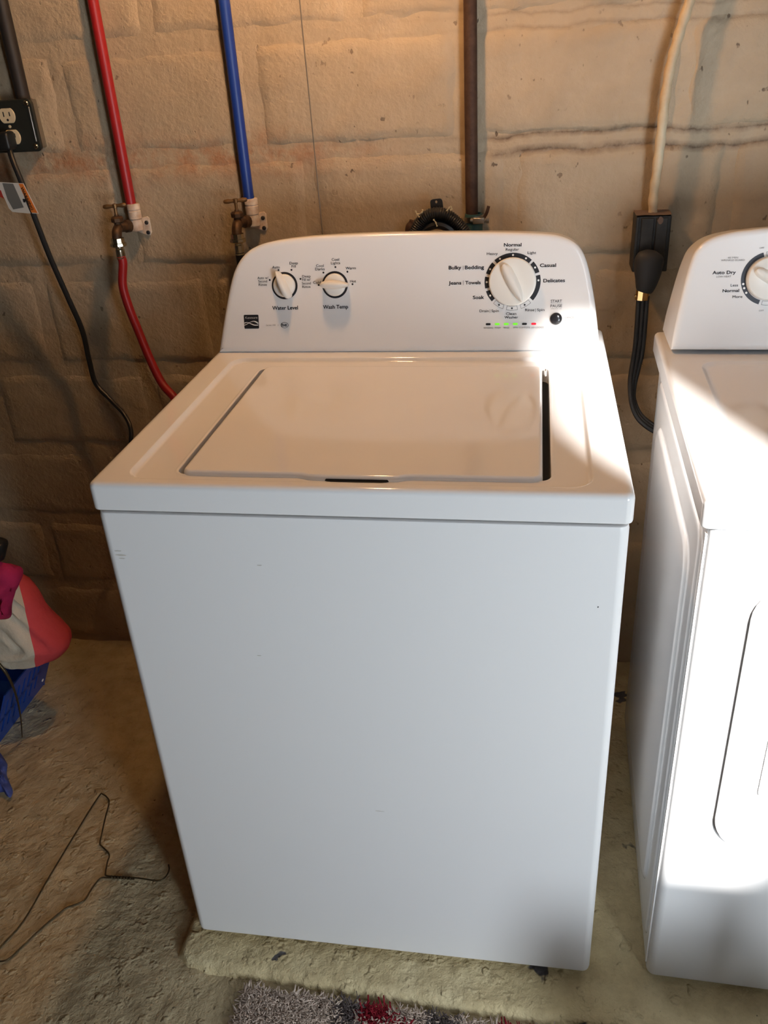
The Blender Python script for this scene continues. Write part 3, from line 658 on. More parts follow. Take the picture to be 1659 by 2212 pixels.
# ================================================================== plumbing on the wall
YP = 0.838
def wallpt(x, y, Y=YP): return atY(x, y, Y)
def pipe(name, label, x, zb, r_, m, y=YP, cat='pipe'):
    o = tube(name, [Vector((x, y, zb)), Vector((x, y, zb + 0.3)), Vector((x, y, ZC - 0.01))], r_, m, None, 14)
    return tag(o, label, cat)
def valve(name, label, E, mdark, pvc_px):
    t = thing(name, label, 'valve', tuple(E))
    x, y, z = E
    # coupling and drop-ear elbow, painted
    cx = pvc_px
    obj('coupling', *lathev((cx, YP, z + 0.012), (0, 0, 1), [(0.0095, 0), (0.0135, 0.001), (0.0135, 0.016), (0.0125, 0.017), (0.0125, 0.0185), (0.0135, 0.0195), (0.0135, 0.029), (0.0125, 0.031), (0.006, 0.031)], 20), 'pvc', t)
    b = MB(); b.add(*lathev((cx, YP, z - 0.012), (0, 0, 1), [(0.006, 0), (0.0125, 0.002), (0.0135, 0.012), (0.0125, 0.024)], 18))
    b.add(*lathev((x, YW - 0.002, z), (0, -1, 0), [(0.012, 0), (0.0135, 0.004), (0.0135, 0.026), (0.011, 0.028)], 18)); b.build('elbow', 'pvc', t)
    pl_ = Plane((cx + 0.008, YW - 0.004, z), (1, 0, 0), (0, 0, 1))
    ear = [(-0.018, -0.014), (0.004, -0.024), (0.012, -0.024), (0.016, -0.018), (0.016, 0.010), (0.012, 0.014), (0.0, 0.012), (-0.018, 0.012)]
    obj('mounting_ear', *slab(pl_, ear, 0.0, 0.0055, 0.001), 'pvc', t)
    for dz in (0.002, -0.018):
        obj('screw', *lathev((cx + 0.017, YW - 0.0095, z + dz), (0, -1, 0), [(0.0042, 0), (0.0042, 0.0016), (0.0025, 0.003), (0.0, 0.0032)], 12), 'ink', t)
    V = Vector((x - 0.016, y - 0.046, z + 0.006))
    b = MB(); b.add(*lathev((x - 0.004, y - 0.020, z + 0.002), (-0.45, -1, 0.12), [(0.009, 0), (0.0125, 0.001), (0.0125, 0.011), (0.0105, 0.0125), (0.0105, 0.024), (0.012, 0.030), (0.0, 0.036)], 12))
    b.add(*tubev(spline([V + Vector((0, 0.004, 0)), V + Vector((0, -0.010, -0.006)), V + Vector((0, -0.016, -0.015)), V + Vector((0, -0.016, -0.022))], 5), 0.0100, 14)); b.build('valve_body', mdark, t)
    obj('bonnet', *lathev(V + Vector((0, 0, 0.002)), (0, 0.0, 1), [(0.008, 0), (0.0085, 0.006), (0.013, 0.008), (0.0135, 0.015), (0.010, 0.018), (0.005, 0.019), (0.004, 0.022)], 8), mdark, t, True, 30)
    b = MB(); b.add(*lathev(V + Vector((0, 0, 0.018)), (0, 0, 1), [(0.0032, 0), (0.0032, 0.018), (0.0052, 0.019), (0.0052, 0.026), (0.002, 0.027)], 10))
    hb = V + Vector((0, 0, 0.0405)); d = Vector((0.96, 0.28, 0.02))
    b.add(*tubev([hb + d * k for k in (-0.0235, -0.021, -0.015, -0.006, 0.0, 0.006, 0.015, 0.021, 0.0235)], lambda i, s_: (0.0022, 0.0040, 0.0046, 0.0032, 0.0036, 0.0032, 0.0046, 0.0040, 0.0022)[i], 10)); b.build('tee_handle', 'brass', t)
    N0 = V + Vector((0, -0.016, -0.019))
    nut = obj('hose_nut', *lathev(N0, (0, 0, -1), [(0.010, 0), (0.0135, 0.0005), (0.0135, 0.010), (0.0165, 0.0105), (0.0168, 0.0155), (0.0150, 0.0175), (0.008, 0.018)], 10), 'nickel', t, True, 20)
    obj('ferrule', *lathev(N0 + Vector((0, 0, -0.0175)), (0, 0, -1), [(0.0085, 0), (0.0088, 0.002), (0.0082, 0.004), (0.0094, 0.006), (0.0094, 0.018), (0.0088, 0.021), (0.0098, 0.0215), (0.0092, 0.024)], 18), 'nickel', t, True, 25)
    return N0 + Vector((0, 0, -0.041))
er = atY(293, 486, YP); rpx = atY(283, 440, YP).x
pipe('water_pipe', 'red plastic water pipe running down the wall to the brass valve', rpx, er.z + 0.038, 0.0107, 'red_pipe')
h0 = valve('shutoff_valve', 'brass shutoff valve under the red pipe with tee handle', er, 'brass_dark', rpx + 0.004)
eb = atY(546, 476, YP); bpx = atY(537, 425, YP).x
pipe('water_pipe', 'blue plastic water pipe running down the wall to the brass valve', bpx, eb.z + 0.038, 0.0107, 'blue_pipe')
h1 = valve('shutoff_valve', 'brass shutoff valve under the blue pipe, partly behind the console', eb, 'brass_dark', bpx + 0.004)
hp = [h0 + Vector((0, 0, 0.004)), h0 + Vector((0.001, 0, -0.012))] + [atY(*q) for q in ((265, 615, 0.772), (278, 662, 0.77), (299, 715, 0.77), (325, 778, 0.76), (350, 828, 0.75), (375, 857, 0.735), (410, 900, 0.72))] + [Vector((0.10, 0.71, 0.72))]
tag(tube('fill_hose', spline(hp, 8), 0.0092, 'red_pipe', None, 14), 'dark red rubber fill hose curving down behind the washer', 'hose')
tag(tube('fill_hose', spline([h1 + Vector((0, 0, 0.004)), h1 + Vector((0.001, 0, -0.03)), h1 + Vector((0.01, -0.02, -0.12)), h1 + Vector((0.06, -0.06, -0.25))], 8), 0.0092, 'cord', None, 14), 'black fill hose below the blue pipe valve, behind the console', 'hose')
# brown drain pipe with rubber coupling and clamp
dp = atY(1019, 458, YP)
pipe('drain_pipe', 'dark brown iron pipe running down the middle of the wall', dp.x, dp.z - 0.004, 0.0122, 'brown_pipe')
t = thing('pipe_coupling', 'teal rubber coupling with screw clamp under the brown pipe', 'coupling', (dp.x + 0.004, YP, dp.z - 0.06))
obj('sleeve', *lathev((dp.x + 0.004, YP - 0.004, dp.z - 0.10), (0, 0, 1), [(0.016, 0), (0.0175, 0.004), (0.0175, 0.09), (0.0168, 0.098), (0.0145, 0.098), (0.0140, 0.090)], 20), 'teal', t)
rg = []
for k in range(25):
    a = 2 * math.pi * k / 24; rg.append([Vector((dp.x + 0.004 + math.cos(a) * r_, YP - 0.004 + math.sin(a) * r_, dp.z - 0.011 + 0.006 * math.cos(a) * 0.4 + z)) for r_, z in ((0.0178, -0.005), (0.0192, -0.005), (0.0192, 0.005), (0.0178, 0.005))])
obj('clamp_band', *loft(rg, False, False), 'steel', t, True, 30)
b = MB(); b.add(*rbox(dp.x + 0.004, dp.x + 0.026, YP - 0.031, YP - 0.021, dp.z - 0.018, dp.z - 0.006, 0.002)); b.add(*lathev((dp.x - 0.001, YP - 0.026, dp.z - 0.012), (1, 0, 0), [(0.004, 0), (0.004, 0.03), (0.0055, 0.031), (0.0055, 0.036), (0, 0.037)], 10)); b.build('clamp_screw', 'steel', t)
b = MB(); b.add(*tubev(spline([Vector((dp.x + 0.024, YP - 0.012, dp.z - 0.01)), Vector((dp.x + 0.030, YP - 0.012, dp.z + 0.0)), Vector((dp.x + 0.0335, YP - 0.01, dp.z + 0.012))], 4), 0.0035, 6, ((0, 1, 0), 0.3))); b.build('clamp_tail', 'brown_pipe', t)
# corrugated drain hose arching behind the console
yh = 0.785
hs = spline([atY(*q, yh) for q in ((884, 575), (890, 522), (902, 490), (919, 470), (942, 461), (966, 466), (987, 482), (1006, 504), (1018, 540))], 26)
t = thing('drain_hose', 'black corrugated drain hose arching above the console top', 'hose', tuple(hs[0]))
obj('hose_tube', *tubev(hs, lambda i, s_: 0.0116 + 0.0009 * math.sin(s_ * 2 * math.pi / 0.0040), 16), 'cord', t, True, 80)
obj('hose_guide', *tubev(spline([atY(*q, yh + 0.004) for q in ((899, 540), (906, 512), (920, 493), (942, 484), (964, 489), (981, 504), (992, 530))], 6), 0.0095, 10, ((0, 1, 0), 1.3)), 'black', t)
pl_ = Plane((0, yh + 0.012, 0), (1, 0, 0), (0, 0, 1))
poly = [pl_.hit(*q) for q in ((934, 470), (961, 470), (958, 452), (955.5, 433), (952, 428.5), (934, 430.5), (929, 434), (931, 452))]
hole = pl_.hit(942.5, 436)
V = []; n_ = 24
import math as _m
def raypoly(c, a, poly):
    best = None; d = Vector((math.cos(a), math.sin(a)))
    for i in range(len(poly)):
        p = Vector(poly[i]); q = Vector(poly[(i + 1) % len(poly)]); e = q - p; den = d.x * e.y - d.y * e.x
        if abs(den) < 1e-12: continue
        w_ = p - Vector(c); tt = (w_.x * e.y - w_.y * e.x) / den; uu = (w_.x * d.y - w_.y * d.x) / den
        if tt > 0 and -1e-6 <= uu <= 1 + 1e-6 and (best is None or tt < best): best = tt
    return (c[0] + d.x * best, c[1] + d.y * best)
rg = []
angs = [2 * math.pi * k / n_ for k in range(n_)]
o_ = [raypoly(hole, a, poly) for a in angs]; i_ = [(hole[0] + 0.0021 * math.cos(a), hole[1] + 0.0027 * math.sin(a)) for a in angs]
rg = [[pl_.at(*q, 0.001) for q in i_], [pl_.at(*q, 0.001) for q in o_], [pl_.at(*q, -0.002) for q in o_], [pl_.at(*q, -0.002) for q in i_], [pl_.at(*q, 0.001) for q in i_]]
obj('hanger_tab', *loft(rg, False, False), 'black', t, False)
for pts in (((897, 455), (901, 463), (906, 469)), ((897, 455), (902, 463), (911, 459), (913, 453)), ((965, 456), (970, 449), (974, 446)), ((974, 446), (976, 451), (973, 454)), ((936, 474), (941, 480), (944, 489))):
    tube('cable_tie', spline([atY(*q, yh - 0.013) for q in pts], 4), lambda i, s_: 0.0014 + 0.0006 * math.sin(i * 1.7), 'tie', t, 6)
hs2 = [atY(*q, yh + 0.005) for q in ((872, 560), (884, 500), (893, 478))]
tag(tube('wall_pipe_stub', spline(hs2, 6), lambda i, s_: 0.009 + 0.0012 * math.sin(i), 'brown_pipe', None, 10), 'short crumbling brown stub left of the drain hose', 'pipe')
# anchor holes in the blocks
for q in ((414, 479), (458, 477), (610, 486)):
    p_ = atY(*q, YW - 0.002); tag(lathe('wall_anchor', p_ + Vector((0, 0.001, 0)), (0, -1, 0), [(0.0052, 0), (0.0052, 0.0018), (0.0034, 0.0022), (0.003, 0.0012), (0, 0.001)], 'brass_dark', None, 12), {414: 'small rusty wall anchor farthest left between the two valves', 458: 'small rusty wall anchor just left of the blue pipe valve', 610: 'small rusty wall anchor right of the blue pipe valve'}[q[0]], 'wall anchor', 'wall anchors')

# ================================================================== washer outlet, conduit, cord
YB = 0.808
a = atY(66, 214, YB); c_ = atY(85, 326, YB)
x1, z1, z0 = a.x, a.z + 0.001, c_.z - 0.001; x0 = x1 - 0.104
t = thing('wall_outlet', 'steel wall outlet box with duplex receptacle at the left edge', 'outlet', ((x0 + x1) / 2, YW, z0))
obj('box_body', *rbox(x0 + 0.003, x1 - 0.014, YB + 0.002, YW + 0.006, z0 + 0.003, z1 - 0.003, 0.003, 0.004), 'steel', t)
FP = Plane((x0, YB, z0), (1, 0, 0), (0, 0, 1)); wB, hB = x1 - x0, z1 - z0
rg = [[FP.at(*q, h) for q in offs(rrect(0, wB, 0, hB, 0.010, 5), i_)] for i_, h in ((0.0, -0.006), (0.0, -0.001), (0.0015, 0.001), (0.004, 0.0016))]
obj('cover_plate', *loft(rg), 'outlet_plate', t)
obj('plate_edge', *rbox(x1 - 0.0095, x1 - 0.0055, YB - 0.0035, YB, z0 + 0.018, z1 - 0.014, 0.0015), 'steel', t)
for u, v_ in ((wB - 0.011, hB - 0.008), (wB - 0.011, 0.010), (0.011, hB - 0.008), (0.011, 0.010)):
    obj('screw', *lathev(FP.at(u, v_, 0.001), FP.N, [(0.0052, 0), (0.0052, 0.002), (0.004, 0.0035), (0, 0.0038)], 12), 'nickel', t)
def recept(cx, cy):
    out = [(q[0], max(-0.0135, min(0.0135, q[1]))) for q in circ(0, 0, 0.0170, None, 32)]
    o = obj('receptacle', *slab(FP, [(cx + q[0], cy + q[1]) for q in out], 0.0, 0.004, 0.0008), 'ivory', t)
    for dx, hh in ((-0.0064, 0.0045), (0.0064, 0.0038)):
        obj('slot', *slab(FP, [(cx + dx - 0.0011, cy + 0.003 - hh), (cx + dx + 0.0011, cy + 0.003 - hh), (cx + dx + 0.0011, cy + 0.003 + hh), (cx + dx - 0.0011, cy + 0.003 + hh)], 0.003, 0.0043), 'ink', o, False)
    obj('slot', *slab(FP, circ(cx, cy - 0.0075, 0.0024, None, 12), 0.003, 0.0043), 'ink', o, False)
rc = FP.hit(17, 250); recept(rc[0], rc[1]); recept(rc[0] + 0.001, rc[1] - 0.039)
obj('screw', *lathev(FP.at(rc[0], rc[1] - 0.0195, 0.001), FP.N, [(0.003, 0), (0.003, 0.0015), (0, 0.002)], 10), 'ivory', t)
M['conduit'] = mat('dark_conduit', (0.018, 0.014, 0.012), 0.6)
cx = atY(36, 150, YP).x
tag(tube('conduit', [Vector((cx, YP, z1 - 0.005)), Vector((cx, YP, z1 + 0.5)), Vector((cx, YP, ZC - 0.01))], 0.0135, 'conduit', None, 12), 'dark conduit running up from the steel outlet box', 'conduit')
pc = FP.at(rc[0] - 0.004, rc[1] - 0.041, 0.0)
cp = [Vector((pc.x + 0.002, YB - 0.02, pc.z - 0.012))] + [atY(*q) for q in ((27, 345, 0.775), (47, 395, 0.77), (75, 470, 0.77), (110, 560, 0.78), (150, 650, 0.79), (178, 715, 0.80), (193, 780, 0.80), (207, 828, 0.80), (240, 865, 0.79), (268, 895, 0.775), (282, 925, 0.76), (283, 960, 0.745), (284, 1000, 0.735))] + [Vector((-0.13, 0.70, 0.48)), Vector((-0.05, 0.68, 0.40)), Vector((0.06, 0.655, 0.38))]
pcord = obj('power_cord', *tubev(spline(cp, 8), lambda i, s_: 0.0058 if i < 70 else 0.0050, 10), 'cord', wm)
pcord['label'] = 'black power cord hanging from the outlet box'
obj('plug', *rbox(pc.x - 0.016, pc.x + 0.013, YB - 0.036, YB - 0.003, pc.z - 0.020, pc.z + 0.014, 0.006, 0.006), 'cord', pcord)
# warning tag wrapped on the cord
TO = atY(46, 428, 0.772); e1 = (atY(77, 462, 0.764) - atY(51, 396, 0.764)).normalized(); e2 = (atY(20, 466, 0.770) - atY(77, 462, 0.764)).normalized()
TP = Plane(atY(51, 396, 0.764), -e2, -e1)
def tq(px): return TP.hit(*px)
tagp = [(0, 401), (26, 398.5), (51, 396), (77, 462), (50, 465), (24, 466), (17, 459), (10, 437), (0, 420)]
pp = [tq(q) for q in tagp]
ar = sum(pp[i][0] * pp[(i + 1) % len(pp)][1] - pp[(i + 1) % len(pp)][0] * pp[i][1] for i in range(len(pp)))
if ar < 0: pp.reverse()
sgn = 1.0 if TP.N.dot(CAM - TP.o) > 0 else -1.0
def tplate(name, px, m, h):
    q = [tq(k) for k in px]; V = [TP.at(*k, sgn * (h - 0.0003)) for k in q] + [TP.at(*k, sgn * h) for k in q]; n = len(q)
    return obj(name, V, [tuple(range(n)), tuple(range(2 * n - 1, n - 1, -1))] + [(i, (i + 1) % n, n + (i + 1) % n, n + i) for i in range(n)], m, wt, False)
wt = tag(obj('warning_tag', [TP.at(*k, sgn * 0.0) for k in pp] + [TP.at(*k, sgn * 0.0006) for k in pp], [tuple(range(len(pp))), tuple(range(2 * len(pp) - 1, len(pp) - 1, -1))] + [(i, (i + 1) % len(pp), len(pp) + (i + 1) % len(pp), len(pp) + i) for i in range(len(pp))], 'paper', None, False), 'white and orange paper warning tag on the black power cord', 'tag')
tplate('orange_stripe', [(41, 398), (50, 397.3), (75, 460.5), (63, 461.5)], 'tag_orange', 0.0010)
tplate('grey_print', [(8, 402), (30, 400), (48, 452), (26, 460), (16, 438)], 'tag_grey', 0.0010)
tplate('red_print', [(0, 417), (4, 420), (9, 438), (0, 434)], 'tag_red', 0.0010)
A_ = Vector(tq((47, 405))); B_ = Vector(tq((66, 455))); e = (B_ - A_); L = e.length; e.normalize(); up = Vector((-e.y, e.x))
if sgn < 0: up = -up
gv, gf = glyphs('WARNING', True); gx0 = min(q[0] for q in gv); gx1 = max(q[0] for q in gv)
hsgn = 1.0 if (Vector(tq((60, 420))) - Vector(tq((45, 425)))).dot(up) > 0 else -1.0
V = []
for x, y in gv:
    q = A_ + e * ((x - gx0) * L / (gx1 - gx0)) + up * hsgn * (y - 0.36) * 0.0085; V.append(TP.at(q.x, q.y, sgn * 0.0013))
obj('lettering', V, gf, 'ink', wt, False)
tplate('warning_mark', [(47, 432), (54, 432), (52, 440), (48, 440)], 'ink', 0.0012)

# ================================================================== dryer outlet, plug and cable
YD = 0.800
q0 = atY(1372, 468, YD); q1 = atY(1452, 466, YD); q2 = atY(1362, 588, YD)
t = thing('dryer_outlet', 'dusty black dryer outlet box on the wall between the machines', 'outlet', ((q0.x + q1.x) / 2, YW, q2.z))
bx0, bx1, bz0, bz1 = q0.x + 0.002, q1.x, q2.z, q0.z
obj('outlet_body', *rbox(bx0, bx1, YD, YW + 0.006, bz0, bz1, 0.002, 0.003), 'dusty_box', t)
for u0, u1 in ((0.010, 0.033), (0.037, 0.058)):
    obj('cover_panel', *rbox(bx0 + u0, bx0 + u1, YD - 0.0035, YD + 0.002, bz0 + 0.002, bz1 - 0.003, 0.0016, 0.0016), 'dusty_box', t)
obj('side_rail', *rbox(bx0 + 0.0005, bx0 + 0.006, YD - 0.003, YD + 0.002, bz0 + 0.001, bz1 - 0.001, 0.0012, 0.0012), 'dusty_box', t)
# dust lying on the top of the box
v = []; f = []
for j in range(7):
    for i in range(13):
        x = bx0 + (bx1 - bx0) * i / 12; y = YD - 0.001 + (YW - YD) * j / 6
        v.append((x, y, bz1 + 0.0012 + 0.0018 * max(0, nz(x, y, 0, 60) + 0.4)))
for j in range(6):
    for i in range(12): f.append((j * 13 + i, j * 13 + i + 1, (j + 1) * 13 + i + 1, (j + 1) * 13 + i))
obj('dust_layer', v, f, 'dust', t)
pp_ = FPd = Plane((0, YD - 0.0036, 0), (1, 0, 0), (0, 0, 1)); hq = FPd.hit(1427, 476)
obj('dust_blob', *slab(FPd, [(hq[0] + 0.006 * math.cos(a) * random.uniform(0.7, 1.1), hq[1] + 0.007 * math.sin(a) * random.uniform(0.7, 1.1)) for a in angs[::2]], -0.0005, 0.0006), 'dust', t)
# heavy plug + flat cord
plx = spline([atY(*q, YD - 0.024) for q in ((1406, 541), (1403, 555), (1401, 575), (1399, 595), (1396, 612), (1393, 624), (1391, 630))], 4)
wid = [0.010, 0.016, 0.021, 0.0235, 0.0255, 0.0265, 0.0268, 0.0268, 0.0266, 0.0262, 0.0255, 0.0248, 0.0240, 0.0230, 0.0220, 0.0212, 0.0204, 0.0196, 0.0188, 0.0180, 0.0172, 0.0165, 0.0158, 0.0150, 0.0140]
t = obj('power_cord', *tubev(plx, lambda i, s_: wid[min(i, 24)], 20, ((0, 1, 0), 0.72)), 'rubber', dr, True, 70); t['label'] = 'dark grey dryer cord with bulky plug and gold clamp'
gp = [atY(*q, YD - 0.020) for q in ((1388.5, 627), (1387.5, 637), (1386, 648))]
obj('clamp', *tubev(gp, 0.0122, 8, ((0, 1, 0), 0.55)), 'gold', t, True, 20)
gl = atY(1374, 640, YD - 0.020); obj('clamp_screw', *lathev(gl, (1, 0, 0), [(0.0035, -0.003), (0.0035, 0.004), (0.002, 0.006)], 8), 'gold', t)
fc = spline([atY(*q) for q in ((1389, 640, 0.782), (1387, 665, 0.782), (1384, 710, 0.785), (1379, 760, 0.79), (1371, 800, 0.79), (1366, 830, 0.785), (1366, 862, 0.775), (1376, 892, 0.765), (1393, 912, 0.755), (1420, 930, 0.75))], 8)
for k in (-1, 0, 1):
    rgp = []
    for i, p in enumerate(fc):
        tt = i / (len(fc) - 1); tw = math.radians(5 + 60 * max(0.0, min(1.0, (tt - 0.35) / 0.3)))
        tan = (fc[min(i + 1, len(fc) - 1)] - fc[max(i - 1, 0)]).normalized(); sd = tan.cross(Vector((0, 1, 0))).normalized(); nn = sd.cross(tan)
        rgp.append(p + (sd * math.cos(tw) + nn * math.sin(tw)) * k * 0.0078)
    obj('cord_strand', *tubev(rgp, 0.0046, 8), 'rubber', t, True, 60)
_c0 = atY(1505, -60, 0.825)
cb = [Vector((_c0.x + 0.05, 0.83, ZC - 0.01)), Vector((_c0.x + 0.045, 0.828, 2.3)), Vector((_c0.x + 0.035, 0.826, 1.9)), Vector((_c0.x + 0.018, 0.825, 1.65)), _c0] + [atY(*q) for q in ((1488, 8, 0.822), (1471, 60, 0.82), (1458, 105, 0.818), (1447, 150, 0.815), (1437, 210, 0.815), (1431, 265, 0.816), (1425, 320, 0.818), (1418, 375, 0.82), (1412, 420, 0.825), (1410, 462, 0.828))]
tag(tube('power_cable', spline(cb, 8), lambda i, s_: 0.0088 + 0.0008 * math.sin(i * 0.9), 'beige_cable', None, 12), 'cream painted cable running down the wall to the black dryer outlet', 'cable')

# ================================================================== bulb and its pull string
BU = Vector((0.22, 0.47, 1.82))
t = thing('light_bulb', 'bare warm light bulb in a hanging socket above the washer', 'light', tuple(BU))
obj('bulb_glass', *lathev(BU - Vector((0, 0, 0.03)), (0, 0, 1), [(0.0, 0), (0.014, 0.003), (0.025, 0.012), (0.030, 0.028), (0.028, 0.042), (0.020, 0.06), (0.013, 0.074)], 16), 'bulb', t)
M['bulb'].node_tree.nodes['Principled BSDF'].inputs['Emission Strength'].default_value = 465.0
obj('socket', *lathev(BU + Vector((0, 0, 0.044)), (0, 0, 1), [(0.014, 0), (0.019, 0.002), (0.019, 0.04), (0.010, 0.055), (0.006, 0.06)], 16), 'black', t)
tube('lamp_cord', [BU + Vector((0, 0, 0.10)), BU + Vector((0, 0, 0.3)), Vector((BU.x, BU.y, ZC - 0.002))], 0.003, 'cord', t, 6)
st_ = [Vector((0.176, 0.69, ZC - 0.003)), Vector((0.1770, 0.69, 1.6)), Vector((0.1795, 0.69, 1.3)), Vector((0.182, 0.69, 1.06))]
tag(tube('pull_string', spline(st_, 8), 0.0011, 'string', None, 6), 'thin pull string hanging down in front of the wall above the console', 'string')

# ================================================================== laundry at the left edge
def pillow(px, Y, thick, m, name, parent=None, rows=7, tilt=None, amp=0.006, sc=14, plane=None, split=None, power=0.5, res=4):
    """soft stuffed shape: outline px on an upright plane at depth Y, swelling to thick on both sides"""
    pl_ = plane or Plane((0, Y, 0), (1, 0, 0), (0, 0, 1))
    oo = spline([Vector((*pl_.hit(*q), 0)) for q in list(px) + [px[0]]], res)[:-1]; n = len(oo)
    cx_ = sum(p.x for p in oo) / n; cy_ = sum(p.y for p in oo) / n
    rings = []; ks = [math.sin(i / rows * math.pi / 2) for i in range(rows + 1)]
    for side in (1, -1):
        seq = list(range(rows)) if side == 1 else list(range(rows - 1, -1, -1))
        for i in seq:
            k = ks[i] if False else i / rows
            sh = 1 - k if side == 1 else 1 - k
            hgt = thick * (1 - sh * sh) ** power * side
            if i == 0 and side == -1: continue
            rings.append([pl_.at(cx_ + (p.x - cx_) * sh, cy_ + (p.y - cy_) * sh, hgt + (amp * nz(p.x * sh, p.y * sh, side * 3.0, sc) * 2 if i else 0.0)) for p in oo])
    # front half runs rim -> centre; stitch separately
    fr = rings[:rows]; bk = rings[rows:]
    seq = list(reversed(bk)) if False else bk
    allr = list(reversed(fr)) + list(reversed(seq))
    return loft(allr), pl_
(vf, pl_) = pillow([(38, 1256), (60, 1278), (85, 1310), (112, 1345), (138, 1372), (149, 1390), (145, 1403), (122, 1424), (95, 1432), (66, 1436), (35, 1431), (0, 1421), (-60, 1405), (-110, 1380), (-120, 1330), (-90, 1280), (-40, 1245), (5, 1238)], 0.52, 0.070, 'beige', 'x', rows=16, amp=0.010, sc=11, res=6)
v, f = vf
SA, SB, SC = atY(41, 1262, 0.515), atY(71, 1372, 0.450), atY(69, 1440, 0.500)   # the seam lies in one plane
sn = (SB - SA).cross(SC - SA).normalized()
if sn.x < 0: sn = -sn
def cut(keep_right):
    bm = bmesh.new(); vs_ = [bm.verts.new(p) for p in v]
    for q in f: bm.faces.new([vs_[i] for i in q])
    bmesh.ops.bisect_plane(bm, geom=bm.verts[:] + bm.edges[:] + bm.faces[:], plane_co=SA, plane_no=sn, clear_inner=keep_right, clear_outer=not keep_right)
    bm.verts.index_update(); out = ([p.co.copy() for p in bm.verts], [tuple(p.index for p in q.verts) for q in bm.faces]); bm.free(); return out
t = thing('stuffed_laundry_bag', 'stuffed beige fabric bag with coral pink end on the blue basket', 'bag', tuple(atY(40, 1430, 0.52)))
obj('bag_body', *cut(False), 'beige', t, True, 80); obj('end_panel', *cut(True), 'coral', t, True, 80)
(vf, _) = pillow([(0, 1213), (18, 1220), (36, 1240), (41, 1262), (30, 1285), (26, 1310), (23, 1333), (0, 1338), (-50, 1330), (-80, 1280), (-60, 1230), (-25, 1212)], 0.425, 0.030, 'magenta', 'x', amp=0.012, sc=26)
tag(obj('garment', *vf, 'magenta', None, True, 80), 'crumpled magenta garment lying on top of the beige bag', 'garment')
(vf, _) = pillow([(0, 1170), (8, 1174), (11, 1185), (10, 1200), (6, 1211), (-20, 1216), (-50, 1205), (-60, 1180), (-30, 1165)], 0.425, 0.030, 'cord', 'x', amp=0.004, sc=30)
tag(obj('garment', *vf, 'cord', None, True, 80), 'black bundled sock at the left edge above the magenta garment', 'sock')
# blue basket with slotted flared sides
t = thing('laundry_basket', 'blue slotted plastic laundry basket on the floor at the left', 'basket', (-0.86, 0.55, ZF))
bx_, by0, by1, hb_ = -0.665, 0.425, 0.665, 0.172; flare = 0.078
def bw(y, z, th=0.0): return Vector((bx_ + flare * (z - ZF) / hb_ + th, y, z))
zt = ZF + hb_
n_s = 12
def wallbar(y0, y1, z0, z1, name='basket_slat', th=0.004):
    V = [bw(y0, z0), bw(y1, z0), bw(y1, z1), bw(y0, z1), bw(y0, z0, -th), bw(y1, z0, -th), bw(y1, z1, -th), bw(y0, z1, -th)]
    return obj(name, V, [(0, 1, 2, 3), (7, 6, 5, 4), (0, 4, 5, 1), (1, 5, 6, 2), (2, 6, 7, 3), (3, 7, 4, 0)], 'blue_plastic', t, False)
wallbar(by0, by1, ZF, ZF + 0.040, 'basket_band'); wallbar(by0, by1, zt - 0.03, zt, 'basket_band'); wallbar(by1 - 0.05, by1, ZF + 0.04, zt - 0.03, 'basket_band')
wallbar(by0, by1 - 0.05, ZF + 0.082, ZF + 0.092, 'basket_band')
y = by0
while y < by1 - 0.06:
    wallbar(y, y + 0.017, ZF + 0.04, zt - 0.03); y += 0.0255
b = MB(); b.add(*box(-1.07, bx_ + 0.002, by1 - 0.005, by1, ZF, zt)); b.add(*box(-1.07, bx_ + 0.002, by0, by0 + 0.005, ZF, zt)); b.add(*box(-1.075, -1.07, by0, by1, ZF, zt)); b.add(*box(-1.07, bx_, by0, by1, ZF + 0.001, ZF + 0.006)); b.build('basket_shell', 'blue_plastic', t, False)
k_ = atZ(92, 1470, ZF + 0.02); obj('rivet', *lathev(bw(by1 - 0.02, ZF + 0.03), (1, 0, -0.3), [(0.004, 0), (0.004, 0.001), (0.002, 0.002), (0, 0.0022)], 10), 'white_ink', t)
sp_ = spline([atY(*q) for q in ((-30, 1405, 0.40), (0, 1437, 0.40), (18, 1462, 0.40), (34, 1500, 0.41), (44, 1545, 0.43), (48, 1592, 0.462))], 6)
tag(tube('loose_strap', sp_, lambda i, s_: 0.0042 - 0.0028 * (i / 30.0), 'wire', None, 8), 'thin brown strap dangling in front of the blue basket', 'strap')
FPl = Plane((0, 0, ZF + 0.014), (1, 0, 0), (0, 1, 0))
(vf, _) = pillow([(0, 1625), (10, 1640), (16, 1652), (15, 1675), (27, 1705), (26, 1718), (20, 1723), (10, 1712), (0, 1712), (-40, 1720), (-90, 1690), (-80, 1640), (-40, 1620)], 0, 0.014, 'blue_cloth', 'x', amp=0.006, sc=34, plane=FPl)
tag(obj('cloth', *vf, 'blue_cloth', None, True, 80), 'periwinkle blue cloth on the floor at the left edge', 'cloth')

